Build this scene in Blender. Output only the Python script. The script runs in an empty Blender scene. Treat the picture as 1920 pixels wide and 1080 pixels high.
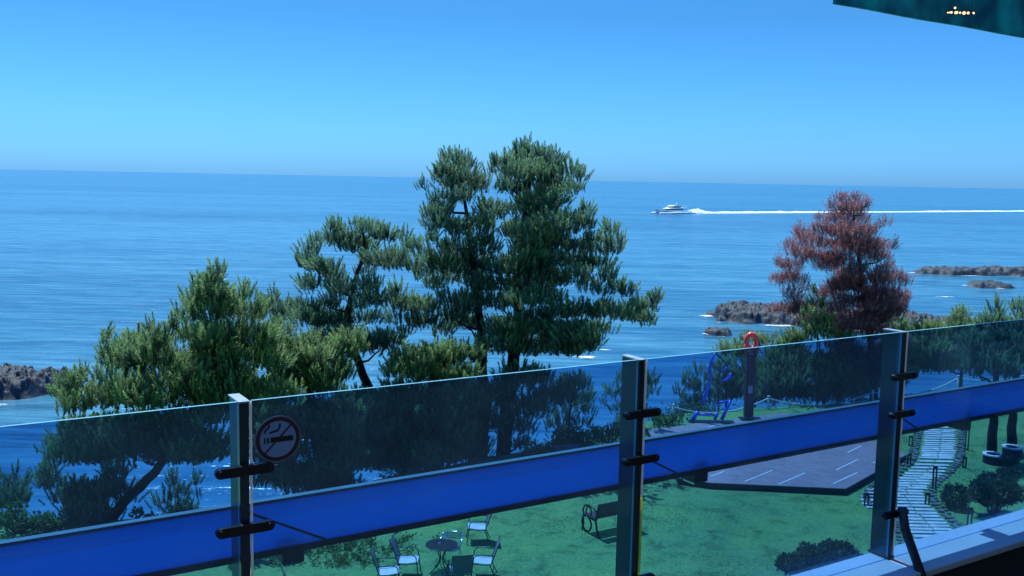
import bpy, bmesh, math, random
import numpy as np
from mathutils import Vector, Matrix
random.seed(7); rng = np.random.default_rng(7)
sc = bpy.context.scene
C = sc.collection

# ------------------------------------------------------------------ camera
CAM_Z = 10.0
FPX = 1800.0                       # focal length in photograph pixels (1920 wide)
PITCH = math.radians(6.5); ROLL = math.radians(1.1)
fwd = Vector((0, math.cos(PITCH), -math.sin(PITCH)))
r0 = Vector((1, 0, 0)); u0 = r0.cross(fwd)
rgt = (r0*math.cos(ROLL) + u0*math.sin(ROLL)).normalized()
upv = rgt.cross(fwd).normalized()
camd = bpy.data.cameras.new('camera'); cam = bpy.data.objects.new('camera', camd); C.objects.link(cam)
camd.sensor_width = 36; camd.lens = 36*FPX/1920; camd.clip_start = 0.1; camd.clip_end = 80000
M = Matrix((rgt, upv, -fwd)).transposed().to_4x4(); M.translation = (0, 0, CAM_Z)
cam.matrix_world = M
sc.camera = cam

# ------------------------------------------------------------------ light
SUN_EL = math.radians(66)
sun_dir = Vector((-0.54, 0.84, 0)).normalized()*math.cos(SUN_EL) + Vector((0, 0, math.sin(SUN_EL)))
w = bpy.data.worlds.new('World'); sc.world = w; w.use_nodes = True
nt = w.node_tree; nt.nodes.clear()
sky = nt.nodes.new('ShaderNodeTexSky'); sky.sky_type = 'NISHITA'; sky.sun_disc = False
sky.sun_elevation = SUN_EL; sky.sun_rotation = math.atan2(sun_dir.x, sun_dir.y)
sky.altitude = 30; sky.air_density = 1.0; sky.dust_density = 0.6; sky.ozone_density = 2.0
mul = nt.nodes.new('ShaderNodeMix'); mul.data_type = 'RGBA'; mul.blend_type = 'MULTIPLY'; mul.inputs[0].default_value = 1
tcw = nt.nodes.new('ShaderNodeTexCoord'); spw = nt.nodes.new('ShaderNodeSeparateXYZ'); nt.links.new(tcw.outputs['Generated'], spw.inputs[0])
skr = nt.nodes.new('ShaderNodeValToRGB'); nt.links.new(spw.outputs[2], skr.inputs[0])
skr.color_ramp.elements[0].position = 0.0; skr.color_ramp.elements[0].color = (0.28, 0.82, 1.95, 1)
skr.color_ramp.elements[1].position = 0.16; skr.color_ramp.elements[1].color = (0.20, 0.64, 1.12, 1)
for _p, _c in ((0.24, (0.21, 0.66, 1.14)), (0.45, (0.42, 1.15, 1.9)), (1.0, (0.45, 1.25, 2.0))):
    _e = skr.color_ramp.elements.new(_p); _e.color = (*_c, 1)  # upper stops brighten the unseen sky as shadow fill
nt.links.new(skr.outputs[0], mul.inputs[7])
bg = nt.nodes.new('ShaderNodeBackground'); bg.inputs[1].default_value = 0.08
out = nt.nodes.new('ShaderNodeOutputWorld')
nt.links.new(sky.outputs[0], mul.inputs[6]); nt.links.new(mul.outputs[2], bg.inputs[0]); nt.links.new(bg.outputs[0], out.inputs[0])
sd = bpy.data.lights.new('sun', 'SUN'); sd.energy = 4.6; sd.angle = math.radians(0.5); sd.color = (1.0, 0.97, 0.92)
so = bpy.data.objects.new('sun', sd); C.objects.link(so)
so.rotation_euler = sun_dir.to_track_quat('Z', 'Y').to_euler(); so.location = (0, 0, 60)
sc.view_settings.view_transform = 'Standard'; sc.view_settings.look = 'None'
sc.view_settings.exposure = 0.6; sc.view_settings.gamma = 1.0
sc.render.engine = 'CYCLES'
sc.cycles.max_bounces = 8; sc.cycles.transparent_max_bounces = 24; sc.cycles.use_denoising = True

# ------------------------------------------------------------------ helpers
O = Vector((0, 0, CAM_Z))
def ray(px, py): return fwd*FPX + rgt*(px-960) + upv*(540-py)
def at(px, py, Y):                       # point seen at a pixel, at distance Y
    d = ray(px, py); return O + d*(Y/d.y)
def gz(px, py, z=0.0):                   # point seen at a pixel, at height z
    d = ray(px, py); return O + d*((z-CAM_Z)/d.z)

def principled(name, col, rough=0.6, metal=0.0, var=0.0, scale=5.0, bump=0.0, col2=None, spec=0.5, detail=4):
    m = bpy.data.materials.new(name); m.use_nodes = True; t = m.node_tree; b = t.nodes['Principled BSDF']
    b.inputs['Roughness'].default_value = rough; b.inputs['Metallic'].default_value = metal
    b.inputs['Specular IOR Level'].default_value = spec
    tc = t.nodes.new('ShaderNodeTexCoord'); n = t.nodes.new('ShaderNodeTexNoise')
    n.inputs['Scale'].default_value = scale; n.inputs['Detail'].default_value = detail
    t.links.new(tc.outputs['Object'], n.inputs['Vector'])
    cr = t.nodes.new('ShaderNodeValToRGB')
    c2 = col2 or tuple(min(1, c*(1+var)) for c in col); c1 = col if col2 else tuple(c*(1-var) for c in col)
    cr.color_ramp.elements[0].position = 0.35; cr.color_ramp.elements[1].position = 0.65
    cr.color_ramp.elements[0].color = (*c1, 1); cr.color_ramp.elements[1].color = (*c2, 1)
    t.links.new(n.outputs['Fac'], cr.inputs['Fac']); t.links.new(cr.outputs['Color'], b.inputs['Base Color'])
    if bump:
        bp = t.nodes.new('ShaderNodeBump'); bp.inputs['Strength'].default_value = bump
        bp.inputs['Distance'].default_value = 0.05
        t.links.new(n.outputs['Fac'], bp.inputs['Height']); t.links.new(bp.outputs['Normal'], b.inputs['Normal'])
    return m

def foliage_mat(name, dark, light, trans=0.35, rough=0.55):
    m = bpy.data.materials.new(name); m.use_nodes = True; t = m.node_tree; b = t.nodes['Principled BSDF']
    a = t.nodes.new('ShaderNodeAttribute'); a.attribute_name = 'tone'
    cr = t.nodes.new('ShaderNodeValToRGB')
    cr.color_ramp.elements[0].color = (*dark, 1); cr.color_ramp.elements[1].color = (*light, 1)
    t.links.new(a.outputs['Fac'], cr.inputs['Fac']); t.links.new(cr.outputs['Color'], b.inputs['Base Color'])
    b.inputs['Roughness'].default_value = rough; b.inputs['Specular IOR Level'].default_value = 0.35
    tr = t.nodes.new('ShaderNodeBsdfTranslucent'); t.links.new(cr.outputs['Color'], tr.inputs['Color'])
    mx = t.nodes.new('ShaderNodeMixShader'); mx.inputs[0].default_value = trans
    o = t.nodes['Material Output']
    t.links.new(b.outputs[0], mx.inputs[1]); t.links.new(tr.outputs[0], mx.inputs[2]); t.links.new(mx.outputs[0], o.inputs['Surface'])
    return m

def tinted_glass(name, tint, fres=1.0, opac=0.0, opcol=(0, 0, 0)):
    m = bpy.data.materials.new(name); m.use_nodes = True; t = m.node_tree; t.nodes.clear()
    o = t.nodes.new('ShaderNodeOutputMaterial'); tr = t.nodes.new('ShaderNodeBsdfTransparent'); tr.inputs[0].default_value = (*tint, 1)
    gl = t.nodes.new('ShaderNodeBsdfGlossy'); gl.inputs['Roughness'].default_value = 0.02; gl.inputs[0].default_value = (0.7, 0.85, 1, 1)
    fr = t.nodes.new('ShaderNodeFresnel'); fr.inputs[0].default_value = 1.35
    ml = t.nodes.new('ShaderNodeMath'); ml.operation = 'MULTIPLY'; ml.inputs[1].default_value = fres
    t.links.new(fr.outputs[0], ml.inputs[0])
    mx = t.nodes.new('ShaderNodeMixShader'); t.links.new(ml.outputs[0], mx.inputs[0])
    base = tr
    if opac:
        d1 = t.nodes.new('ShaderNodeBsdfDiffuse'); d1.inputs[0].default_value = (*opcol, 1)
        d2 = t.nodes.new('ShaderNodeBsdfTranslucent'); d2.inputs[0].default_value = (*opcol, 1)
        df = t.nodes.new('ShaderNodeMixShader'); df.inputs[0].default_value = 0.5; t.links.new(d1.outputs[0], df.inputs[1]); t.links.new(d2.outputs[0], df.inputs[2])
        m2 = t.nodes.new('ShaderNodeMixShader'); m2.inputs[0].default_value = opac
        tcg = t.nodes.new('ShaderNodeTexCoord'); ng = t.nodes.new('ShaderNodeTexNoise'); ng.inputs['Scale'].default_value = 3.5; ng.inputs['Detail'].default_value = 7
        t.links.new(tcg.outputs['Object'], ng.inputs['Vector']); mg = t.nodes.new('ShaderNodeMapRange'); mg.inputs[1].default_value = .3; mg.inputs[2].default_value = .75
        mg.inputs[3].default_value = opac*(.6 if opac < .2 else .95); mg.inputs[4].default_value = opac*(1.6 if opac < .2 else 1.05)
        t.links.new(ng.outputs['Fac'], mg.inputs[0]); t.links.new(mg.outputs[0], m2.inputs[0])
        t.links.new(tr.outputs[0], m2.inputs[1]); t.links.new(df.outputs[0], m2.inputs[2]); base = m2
    t.links.new(base.outputs[0], mx.inputs[1]); t.links.new(gl.outputs[0], mx.inputs[2]); t.links.new(mx.outputs[0], o.inputs[0])
    return m

def tag(o, label=None, cat=None, group=None, kind=None):
    if label: o['label'] = label
    if cat: o['category'] = cat
    if group: o['group'] = group
    if kind: o['kind'] = kind
    return o
def empty(name, loc, rz=0, **k):
    o = bpy.data.objects.new(name, None); C.objects.link(o); o.location = loc; o.rotation_euler = (0, 0, rz)
    o.empty_display_size = 0.1
    return tag(o, **k)

class MB:
    def __init__(s): s.v = []; s.f = []; s.m = []; s.sm = []
    def add(s, vs, fs, mi=0, smooth=False):
        n = len(s.v); s.v += [tuple(p) for p in vs]
        for f in fs: s.f.append([i+n for i in f]); s.m.append(mi); s.sm.append(smooth)
    def box(s, a, b, mi=0, M=None, bev=0.0):
        x0, y0, z0 = a; x1, y1, z1 = b
        vs = [(x0,y0,z0),(x1,y0,z0),(x1,y1,z0),(x0,y1,z0),(x0,y0,z1),(x1,y0,z1),(x1,y1,z1),(x0,y1,z1)]
        if M is not None: vs = [M @ Vector(p) for p in vs]
        s.add(vs, [(0,3,2,1),(4,5,6,7),(0,1,5,4),(1,2,6,5),(2,3,7,6),(3,0,4,7)], mi)
    def prism(s, poly, z0, z1, mi=0, top=None):
        n = len(poly); vs = [(x, y, z0) for x, y in poly] + [(x, y, z1) for x, y in poly]
        s.add(vs, [tuple(range(n-1, -1, -1))], mi); s.f[-1] = [i for i in s.f[-1]]
        k = len(s.v)-2*n
        s.f.append([k+n+i for i in range(n)]); s.m.append(mi if top is None else top); s.sm.append(False)
        for i in range(n):
            j = (i+1) % n; s.f.append([k+i, k+j, k+n+j, k+n+i]); s.m.append(mi); s.sm.append(False)
    def tube(s, pts, rad, n=8, mi=0, caps=True, closed=False):
        pts = [Vector(p) for p in pts]; N = len(pts)
        if not hasattr(rad, '__len__'): rad = [rad]*N
        vs = []; prev = None
        for i, p in enumerate(pts):
            if closed: d = pts[(i+1) % N]-pts[i-1]
            else: d = pts[min(i+1, N-1)]-pts[max(i-1, 0)]
            d = d.normalized() if d.length > 1e-9 else Vector((0, 0, 1))
            if prev is None:
                a = Vector((0, 0, 1)) if abs(d.z) < 0.9 else Vector((1, 0, 0))
                e = d.cross(a).normalized()
            else: e = (prev-d*prev.dot(d)).normalized()
            prev = e; g = d.cross(e)
            for k in range(n):
                t = 2*math.pi*k/n; vs.append(p+(e*math.cos(t)+g*math.sin(t))*rad[i])
        fs = []
        for i in range(N if closed else N-1):
            j = (i+1) % N
            for k in range(n):
                l = (k+1) % n; fs.append((i*n+k, i*n+l, j*n+l, j*n+k))
        if caps and not closed: fs.append(tuple(range(n-1, -1, -1))); fs.append(tuple((N-1)*n+k for k in range(n)))
        s.add(vs, fs, mi, True)
    def disc(s, c, r, z0, z1, n=32, mi=0):
        s.prism([(c[0]+r*math.cos(2*math.pi*k/n), c[1]+r*math.sin(2*math.pi*k/n)) for k in range(n)], z0, z1, mi)
    def build(s, name, mats, parent=None, **k):
        me = bpy.data.meshes.new(name); me.from_pydata([tuple(p) for p in s.v], [], s.f)
        if not isinstance(mats, (list, tuple)): mats = [mats]
        for m in mats: me.materials.append(m)
        me.polygons.foreach_set('material_index', s.m); me.polygons.foreach_set('use_smooth', s.sm)
        me.update(); o = bpy.data.objects.new(name, me); C.objects.link(o)
        if parent: o.parent = parent
        return tag(o, **k)
def bevel(o, wdt=0.004, seg=2):
    b = o.modifiers.new('bevel', 'BEVEL'); b.width = wdt; b.segments = seg; b.limit_method = 'ANGLE'; return o

def np_mesh(name, V, F, mat, parent=None, tone=None, smooth=False, **k):
    me = bpy.data.meshes.new(name); nv = len(V); nf = len(F); q = F.shape[1]
    me.vertices.add(nv); me.vertices.foreach_set('co', V.astype(np.float32).ravel())
    me.loops.add(nf*q); me.loops.foreach_set('vertex_index', F.astype(np.int32).ravel())
    me.polygons.add(nf); me.polygons.foreach_set('loop_start', np.arange(0, nf*q, q, dtype=np.int32))
    me.polygons.foreach_set('loop_total', np.full(nf, q, dtype=np.int32))
    if smooth: me.polygons.foreach_set('use_smooth', np.ones(nf, dtype=bool))
    me.materials.append(mat)
    if tone is not None:
        a = me.attributes.new('tone', 'FLOAT', 'POINT'); a.data.foreach_set('value', tone.astype(np.float32))
    me.update(); me.validate()
    o = bpy.data.objects.new(name, me); C.objects.link(o)
    if parent: o.parent = parent
    return tag(o, **k)

def copy_tree(o, parent=None, **k):
    c = o.copy(); C.objects.link(c); c.parent = parent
    for ch in [x for x in bpy.data.objects if x.parent == o]: copy_tree(ch, c)
    return tag(c, **k)

def vnoise(x, y, seed=0):               # smooth value noise
    x = np.asarray(x, float); y = np.asarray(y, float)
    xi = np.floor(x).astype(np.int64); yi = np.floor(y).astype(np.int64); fx = x-xi; fy = y-yi
    fx = fx*fx*(3-2*fx); fy = fy*fy*(3-2*fy)
    def h(a, b):
        n = (a*374761393 + b*668265263 + seed*1274126177) & 0xffffffff
        n = ((n ^ (n >> 13))*1103515245) & 0xffffffff; n = n ^ (n >> 16)
        return (n & 0xffff)/65535.0
    return (h(xi, yi)*(1-fx)+h(xi+1, yi)*fx)*(1-fy)+(h(xi, yi+1)*(1-fx)+h(xi+1, yi+1)*fx)*fy

# ------------------------------------------------------------------ materials
MT = {}
MT['black'] = principled('black_metal', (0.012, 0.014, 0.02), 0.4, 0.3, 0.2, 20)
MT['steel'] = principled('post_steel', (0.035, 0.06, 0.075), 0.32, 0.5, 0.1, 30)
MT['white'] = principled('white_paint', (0.75, 0.78, 0.8), 0.4, 0, 0.05, 10)
MT['chrome'] = principled('aluminium', (0.8, 0.85, 0.9), 0.2, 1.0, 0.05, 20)
MT['bark'] = principled('pine_bark', (0.028, 0.024, 0.026), 0.9, 0, 0.5, 9, 0.8, spec=0.2)
MT['deadbark'] = principled('dead_bark', (0.05, 0.035, 0.04), 0.9, 0, 0.4, 9, 0.8, spec=0.2)
MT['pine'] = foliage_mat('pine_needles', (0.030, 0.088, 0.085), (0.21, 0.41, 0.21), 0.45)  # bluish dark end has a pale haze lift painted in
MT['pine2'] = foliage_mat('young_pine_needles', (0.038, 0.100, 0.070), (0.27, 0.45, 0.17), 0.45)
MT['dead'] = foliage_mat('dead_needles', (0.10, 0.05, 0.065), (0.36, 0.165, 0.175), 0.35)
MT['leaf'] = foliage_mat('broad_leaves', (0.02, 0.07, 0.02), (0.14, 0.28, 0.07), 0.4)
MT['shrub'] = foliage_mat('clipped_shrub_leaves', (0.016, 0.055, 0.050), (0.075, 0.17, 0.10), 0.3)
MT['glass'] = tinted_glass('tinted_glass', (0.40, 0.64, 0.85), 0.22, 0.032, (.30, .42, .55))  # faint diffuse film: salt smears plus a painted veil lifting the blacks
MT['edge'] = principled('glass_edge', (0.15, 0.42, 0.52), 0.25, 0, 0.05, 10)
MT['blue'] = tinted_glass('blue_acrylic', (0.0, 0.30, 0.80), 0.15, 0.75, (0.0, 0.50, 0.92))
MT['tabletop'] = tinted_glass('table_glass', (0.55, 0.62, 0.68), 1.2, 0.25, (0.2, 0.25, 0.3))

# ------------------------------------------------------------------ sea
def sea_material():
    m = bpy.data.materials.new('sea_water'); m.use_nodes = True; t = m.node_tree; b = t.nodes['Principled BSDF']
    L = t.links.new
    g = t.nodes.new('ShaderNodeNewGeometry')
    def noise(sx, sy, detail, rough=0.55, dist=0.3):
        mp = t.nodes.new('ShaderNodeMapping'); mp.inputs['Scale'].default_value = (sx, sy, 0.1)
        mp.inputs['Rotation'].default_value = (0, 0, math.radians(8))
        L(g.outputs['Position'], mp.inputs['Vector'])
        n = t.nodes.new('ShaderNodeTexNoise'); n.inputs['Scale'].default_value = 1; n.inputs['Detail'].default_value = detail
        n.inputs['Roughness'].default_value = rough; n.inputs['Distortion'].default_value = dist
        L(mp.outputs[0], n.inputs['Vector']); return n.outputs['Fac']
    swell = noise(0.020, 0.16, 4); chop = noise(0.12, 0.6, 4); rip = noise(1.0, 2.6, 3); patch = noise(0.002, 0.010, 4)
    def madd(a, k, c):
        n = t.nodes.new('ShaderNodeMath'); n.operation = 'MULTIPLY_ADD'; L(a, n.inputs[0]); n.inputs[1].default_value = k
        if isinstance(c, float): n.inputs[2].default_value = c
        else: L(c, n.inputs[2])
        return n.outputs[0]
    h = madd(swell, 2.0, madd(chop, 0.95, madd(rip, 0.16, 0.0)))
    bp = t.nodes.new('ShaderNodeBump'); bp.inputs['Strength'].default_value = 0.55; bp.inputs['Distance'].default_value = 1.0
    L(h, bp.inputs['Height']); L(bp.outputs[0], b.inputs['Normal'])
    s = madd(swell, 0.45, madd(patch, 0.35, madd(chop, 0.65, -0.225)))
    cr = t.nodes.new('ShaderNodeValToRGB'); e = cr.color_ramp.elements
    e[0].position = 0.38; e[0].color = (0.006, 0.080, 0.16, 1); e[1].position = 0.62; e[1].color = (0.050, 0.20, 0.30, 1)
    L(s, cr.inputs[0]); L(cr.outputs[0], b.inputs['Base Color'])
    b.inputs['Roughness'].default_value = 0.22; b.inputs['IOR'].default_value = 1.33
    return m
SEA_Z = -10.0
MT['sea'] = sea_material()
mb = MB(); R = 40000
ys = [-300, 0, 60, 150, 400, 1200, 5000, 40000]; xs = [-40000, -2000, -300, 0, 300, 2000, 40000]
vs = [(x, y, SEA_Z) for y in ys for x in xs]; nx = len(xs)
mb.add(vs, [(j*nx+i, j*nx+i+1, (j+1)*nx+i+1, (j+1)*nx+i) for j in range(len(ys)-1) for i in range(nx-1)])
mb.build('sea', MT['sea'], kind='structure')

# ------------------------------------------------------------------ ground
EDGE = [(-80, 26), (-20, 26.5), (-9.5, 27.6), (-6.5, 29), (-3, 32.5), (0.5, 35), (4.2, 38), (7, 41), (11.5, 42.3), (16, 43.6), (20, 46), (24, 47.5), (90, 52)]
def edge_y(x): return np.interp(x, [e[0] for e in EDGE], [e[1] for e in EDGE])
def ground_z(x, y):
    x = np.asarray(x, float); y = np.asarray(y, float)
    d = y-edge_y(x)+1.2*(vnoise(x*0.35, y*0.35, 3)-0.5)
    t = np.clip(d/19.0, 0, 1); z = -12.5*(1-(1-t)**1.9)
    rough = np.clip(d/2.5, 0, 1)
    z = z+rough*(1.4*(vnoise(x*0.55, y*0.55, 5)-0.5)+0.8*(vnoise(x*1.3, y*1.3, 6)-0.5))
    z = np.where(d <= 0, 0.03*(vnoise(x*0.5, y*0.5, 9)-0.5), z)
    return z
def gzf(x, y): return float(ground_z(x, y))

def ground_material():
    m = bpy.data.materials.new('lawn_and_slope'); m.use_nodes = True; t = m.node_tree; b = t.nodes['Principled BSDF']; L = t.links.new
    g = t.nodes.new('ShaderNodeNewGeometry')
    def noise(sc_, d, dist=0.0):
        n = t.nodes.new('ShaderNodeTexNoise'); n.inputs['Scale'].default_value = sc_; n.inputs['Detail'].default_value = d
        n.inputs['Roughness'].default_value = 0.6; n.inputs['Distortion'].default_value = dist
        L(g.outputs['Position'], n.inputs['Vector']); return n.outputs['Fac']
    def ramp(f, els):
        r = t.nodes.new('ShaderNodeValToRGB'); r.color_ramp.elements[0].position = els[0][0]; r.color_ramp.elements[0].color = (*els[0][1], 1)
        r.color_ramp.elements[1].position = els[-1][0]; r.color_ramp.elements[1].color = (*els[-1][1], 1)
        for p, c in els[1:-1]:
            e = r.color_ramp.elements.new(p); e.color = (*c, 1)
        L(f, r.inputs[0]); return r.outputs[0]
    fine = noise(9, 6); mid = noise(1.3, 4, 0.5); big = noise(0.25, 3)
    def mix(f, a, c, mode='MIX'):
        n = t.nodes.new('ShaderNodeMix'); n.data_type = 'RGBA'; n.blend_type = mode
        if isinstance(f, float): n.inputs[0].default_value = f
        else: L(f, n.inputs[0])
        L(a, n.inputs[6]); L(c, n.inputs[7]); return n.outputs[2]
    c1 = ramp(fine, [(0.3, (0.066, 0.21, 0.073)), (0.7, (0.14, 0.32, 0.135))])
    c2 = ramp(mid, [(0.32, (0.50, 0.55, 0.55)), (0.47, (0.95, 0.97, 0.95)), (0.7, (1.15, 1.1, 1.0))])
    c3 = ramp(big, [(0.35, (0.85, 0.9, 1.0)), (0.65, (1.2, 1.1, 0.9))])
    lawn = mix(1.0, mix(1.0, c1, c2, 'MULTIPLY'), c3, 'MULTIPLY')
    rock = ramp(noise(2.5, 8, 1.0), [(0.35, (0.02, 0.03, 0.02)), (0.5, (0.05, 0.07, 0.03)), (0.62, (0.16, 0.14, 0.13))])
    sep = t.nodes.new('ShaderNodeSeparateXYZ'); L(g.outputs['Position'], sep.inputs[0])
    mr = t.nodes.new('ShaderNodeMapRange'); mr.inputs[1].default_value = -0.5; mr.inputs[2].default_value = -0.08
    L(sep.outputs[2], mr.inputs[0])
    col = mix(mr.outputs[0], rock, lawn); L(col, b.inputs['Base Color'])
    b.inputs['Roughness'].default_value = 0.9; b.inputs['Specular IOR Level'].default_value = 0.2
    bp = t.nodes.new('ShaderNodeBump'); bp.inputs['Strength'].default_value = 0.7; bp.inputs['Distance'].default_value = 0.06
    L(fine, bp.inputs['Height']); L(bp.outputs[0], b.inputs['Normal'])
    return m
MT['ground'] = ground_material()
gx = np.arange(-80, 90.01, 0.6); gy = np.concatenate([np.arange(-40, 20, 3.0), np.arange(20, 72.01, 0.6)])
GX, GY = np.meshgrid(gx, gy); GZ = ground_z(GX, GY)
nX, nY = len(gx), len(gy); ii = (np.arange(nY-1)[:, None]*nX+np.arange(nX-1)[None, :]).ravel()
np_mesh('ground', np.stack([GX.ravel(), GY.ravel(), GZ.ravel()], 1), np.stack([ii, ii+1, ii+nX+1, ii+nX], 1), MT['ground'], smooth=True, kind='structure')

# ------------------------------------------------------------------ sea rocks and surf
MT['rock'] = principled('basalt', (0.006, 0.013, 0.020), 0.7, 0, 0.3, 1.6, 0.8, col2=(0.026, 0.056, 0.085), spec=0.4, detail=8)
MT['redrock'] = principled('brown_basalt', (0.025, 0.03, 0.045), 0.8, 0, 0.3, 1.0, 0.6, col2=(0.034, 0.056, 0.085), spec=0.3, detail=8)
def foam_material(name, lo, hi, scale):
    m = bpy.data.materials.new(name); m.use_nodes = True; t = m.node_tree; b = t.nodes['Principled BSDF']; L = t.links.new
    b.inputs['Base Color'].default_value = (0.72, 0.86, 0.92, 1); b.inputs['Roughness'].default_value = 0.8
    g = t.nodes.new('ShaderNodeNewGeometry'); n = t.nodes.new('ShaderNodeTexNoise'); n.inputs['Scale'].default_value = scale
    mp = t.nodes.new('ShaderNodeMapping'); mp.inputs['Scale'].default_value = (0.6, 1.4, 1); L(g.outputs['Position'], mp.inputs[0])
    n.inputs['Detail'].default_value = 8; n.inputs['Roughness'].default_value = 0.7; L(mp.outputs[0], n.inputs['Vector'])
    a = t.nodes.new('ShaderNodeAttribute'); a.attribute_name = 'tone'
    ad = t.nodes.new('ShaderNodeMath'); ad.operation = 'ADD'; L(n.outputs[0], ad.inputs[0]); L(a.outputs['Fac'], ad.inputs[1])
    mr = t.nodes.new('ShaderNodeMapRange'); mr.inputs[1].default_value = lo; mr.inputs[2].default_value = hi; L(ad.outputs[0], mr.inputs[0])
    L(mr.outputs[0], b.inputs['Alpha']); return m
MT['foam'] = foam_material('surf_foam', 0.86, 1.15, 1.5)
def sea_rock(name, blobs, hgt, label, mat, cell=1.0, seed=1, step=0.28, tilt=0.0):
    r = np.random.default_rng(seed)
    x0 = min(b[0]-b[2] for b in blobs)-1; x1 = max(b[0]+b[2] for b in blobs)+1
    y0 = min(b[1]-b[3] for b in blobs)-1; y1 = max(b[1]+b[3] for b in blobs)+1
    X, Y = np.meshgrid(np.arange(x0, x1, step), np.arange(y0, y1, step))
    def field(X, Y):
        f = np.full(X.shape, -1.0)
        for bx, by, rx, ry in blobs: f = np.maximum(f, 1-((X-bx)/rx)**2-((Y-by)/ry)**2)
        return f
    f = field(X, Y)
    def cells(sc_, sd):
        U = X/sc_; Vv = Y/sc_; best = np.full(X.shape, 9.0); sec = best.copy(); val = np.zeros(X.shape)
        ui = np.floor(U); vi = np.floor(Vv)
        for a in (-1, 0, 1):
            for b in (-1, 0, 1):
                ca = ui+a; cb = vi+b; h1 = vnoise(ca+.0, cb+.0, sd); h2 = vnoise(ca+.0, cb+.0, sd+1); h3 = vnoise(ca+.0, cb+.0, sd+2)
                d = np.hypot(ca+h1-U, cb+h2-Vv); near = d < best
                sec = np.where(near, best, np.minimum(sec, d)); val = np.where(near, h3, val); best = np.where(near, d, best)
        return val, sec-best
    v1, e1 = cells(cell, seed*10); v2, e2 = cells(cell*1.8, seed*10+5)
    edge = f+0.7*(vnoise(X*0.5, Y*0.5, seed)-0.5)+0.4*(vnoise(X*1.2, Y*1.2, seed+4)-0.5)
    base = np.clip(edge*2.2, -0.6, 1)
    Z = base*hgt*0.55+np.clip(edge*3, 0, 1)*(v1*0.40+v2*0.35)*hgt-np.clip(0.13-e1, 0, 1)*2.4*np.clip(edge*3, 0, 1)*min(hgt, 2)*0.6
    Z = Z+SEA_Z+tilt*(X-(x0+x1)/2)*np.clip(edge*3, 0, 1)
    n1, n0 = X.shape[1], X.shape[0]; ii = (np.arange(n0-1)[:, None]*n1+np.arange(n1-1)[None, :]).ravel()
    F = np.stack([ii, ii+1, ii+n1+1, ii+n1], 1); keep = (Z.ravel()[F] > SEA_Z-0.5).any(1)
    np_mesh(name, np.stack([X.ravel(), Y.ravel(), Z.ravel()], 1), F[keep], mat, label=label, cat='rock')
    return field
surfV, surfF, surfT = [], [], []
def surf_patch(cx, cy, rx, ry, amt, ring=0.0, step=None):
    step = step or max(rx, ry)/26; X, Y = np.meshgrid(np.arange(cx-rx*1.5, cx+rx*1.5, step), np.arange(cy-ry*1.5, cy+ry*1.5, step))
    d = np.hypot((X-cx)/rx, (Y-cy)/ry)
    T = amt-np.clip(np.abs(d-ring), 0, 2)*1.1
    T = np.where(d > 1.45, -1, T)
    Z = np.full(X.shape, SEA_Z+0.03+0.002*len(surfV))+0.12*np.clip(T, 0, 1)
    n1, n0 = X.shape[1], X.shape[0]; ii = (np.arange(n0-1)[:, None]*n1+np.arange(n1-1)[None, :]).ravel()
    off = sum(len(v) for v in surfV); surfF.append(np.stack([ii, ii+1, ii+n1+1, ii+n1], 1)+off)
    surfV.append(np.stack([X.ravel(), Y.ravel(), Z.ravel()], 1)); surfT.append(T.ravel())
sea_rock('sea_rock', [(-50, 85, 9.5, 5.5), (-61, 86, 13, 8)], 1.35, 'grey blocky rock shelf at the left edge beside the leaning pine', MT['rock'], 0.36, 3, 0.10, 0.03)
sea_rock('sea_rock', [(34.5, 142, 5.2, 6.5), (43, 141, 9, 7), (54, 136, 9, 6), (62, 133, 8, 5)], 1.7, 'dark flat rock reef behind the brown dead pine', MT['rock'], 0.6, 11, 0.16)
sea_rock('sea_rock', [(27.6, 126, 1.8, 1.6)], 0.8, 'small low rock with white surf left of the large reef', MT['rock'], 0.6, 17, 0.14)
sea_rock('sea_rock', [(104, 222, 11, 4), (118, 224, 12, 5)], 1.5, 'long thin far reef at the right edge', MT['rock'], 1.2, 23, 0.35)
sea_rock('sea_rock', [(97, 194, 4.5, 3.2)], 1.0, 'short far reef just in front of the long thin one', MT['rock'], 1.0, 29, 0.28)
sea_rock('sea_rock', [(70, 119, 16, 6), (60, 124, 7, 4)], 1.1, 'brownish shore rocks right of the brown dead pine', MT['redrock'], 1.0, 37, 0.28)
for a in [(-45, 79.8, 9, 2.2, .62), (-56, 78.5, 14, 2.4, .6), (-40, 85, 2.6, 5, .55), (29.5, 143, 4, 3, .62), (38, 134.5, 8, 2.2, .62), (49, 131, 8, 2.2, .6),
          (30, 136.5, 4, 2, .45), (45, 150, 12, 2, .6), (60, 142, 8, 2, .5), (26.2, 125.6, 3.4, 1.6, .66), (31, 124.3, 3.5, 1.3, .62), (27.5, 123.4, 4, 0.9, .45),
          (93, 222, 4, 2.6, .62), (104, 217, 12, 1.8, .55), (92.5, 195, 2.8, 2, .6), (97.5, 190, 5, 1.4, .55), (79, 174, 6, 1.8, .58),
          (72, 128, 12, 2, .5), (8.5, 107, 5, 3.5, .56), (11, 112, 5, 2, .5), (-14.5, 52, 7, 3.5, .42), (-2, 59, 6, 3.5, .40), (6, 62, 5, 3, .42), (-26, 60, 9, 5, .36), (-20, 48, 4, 2.5, .4)]:
    surf_patch(a[0], a[1], a[2], a[3], a[4]+(.10 if a[4] > .5 else .04))
np_mesh('surf', np.concatenate(surfV), np.concatenate(surfF), MT['foam'], tone=np.concatenate(surfT), smooth=True, kind='stuff', label='white surf breaking round the rocks and shore', cat='surf')

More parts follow.
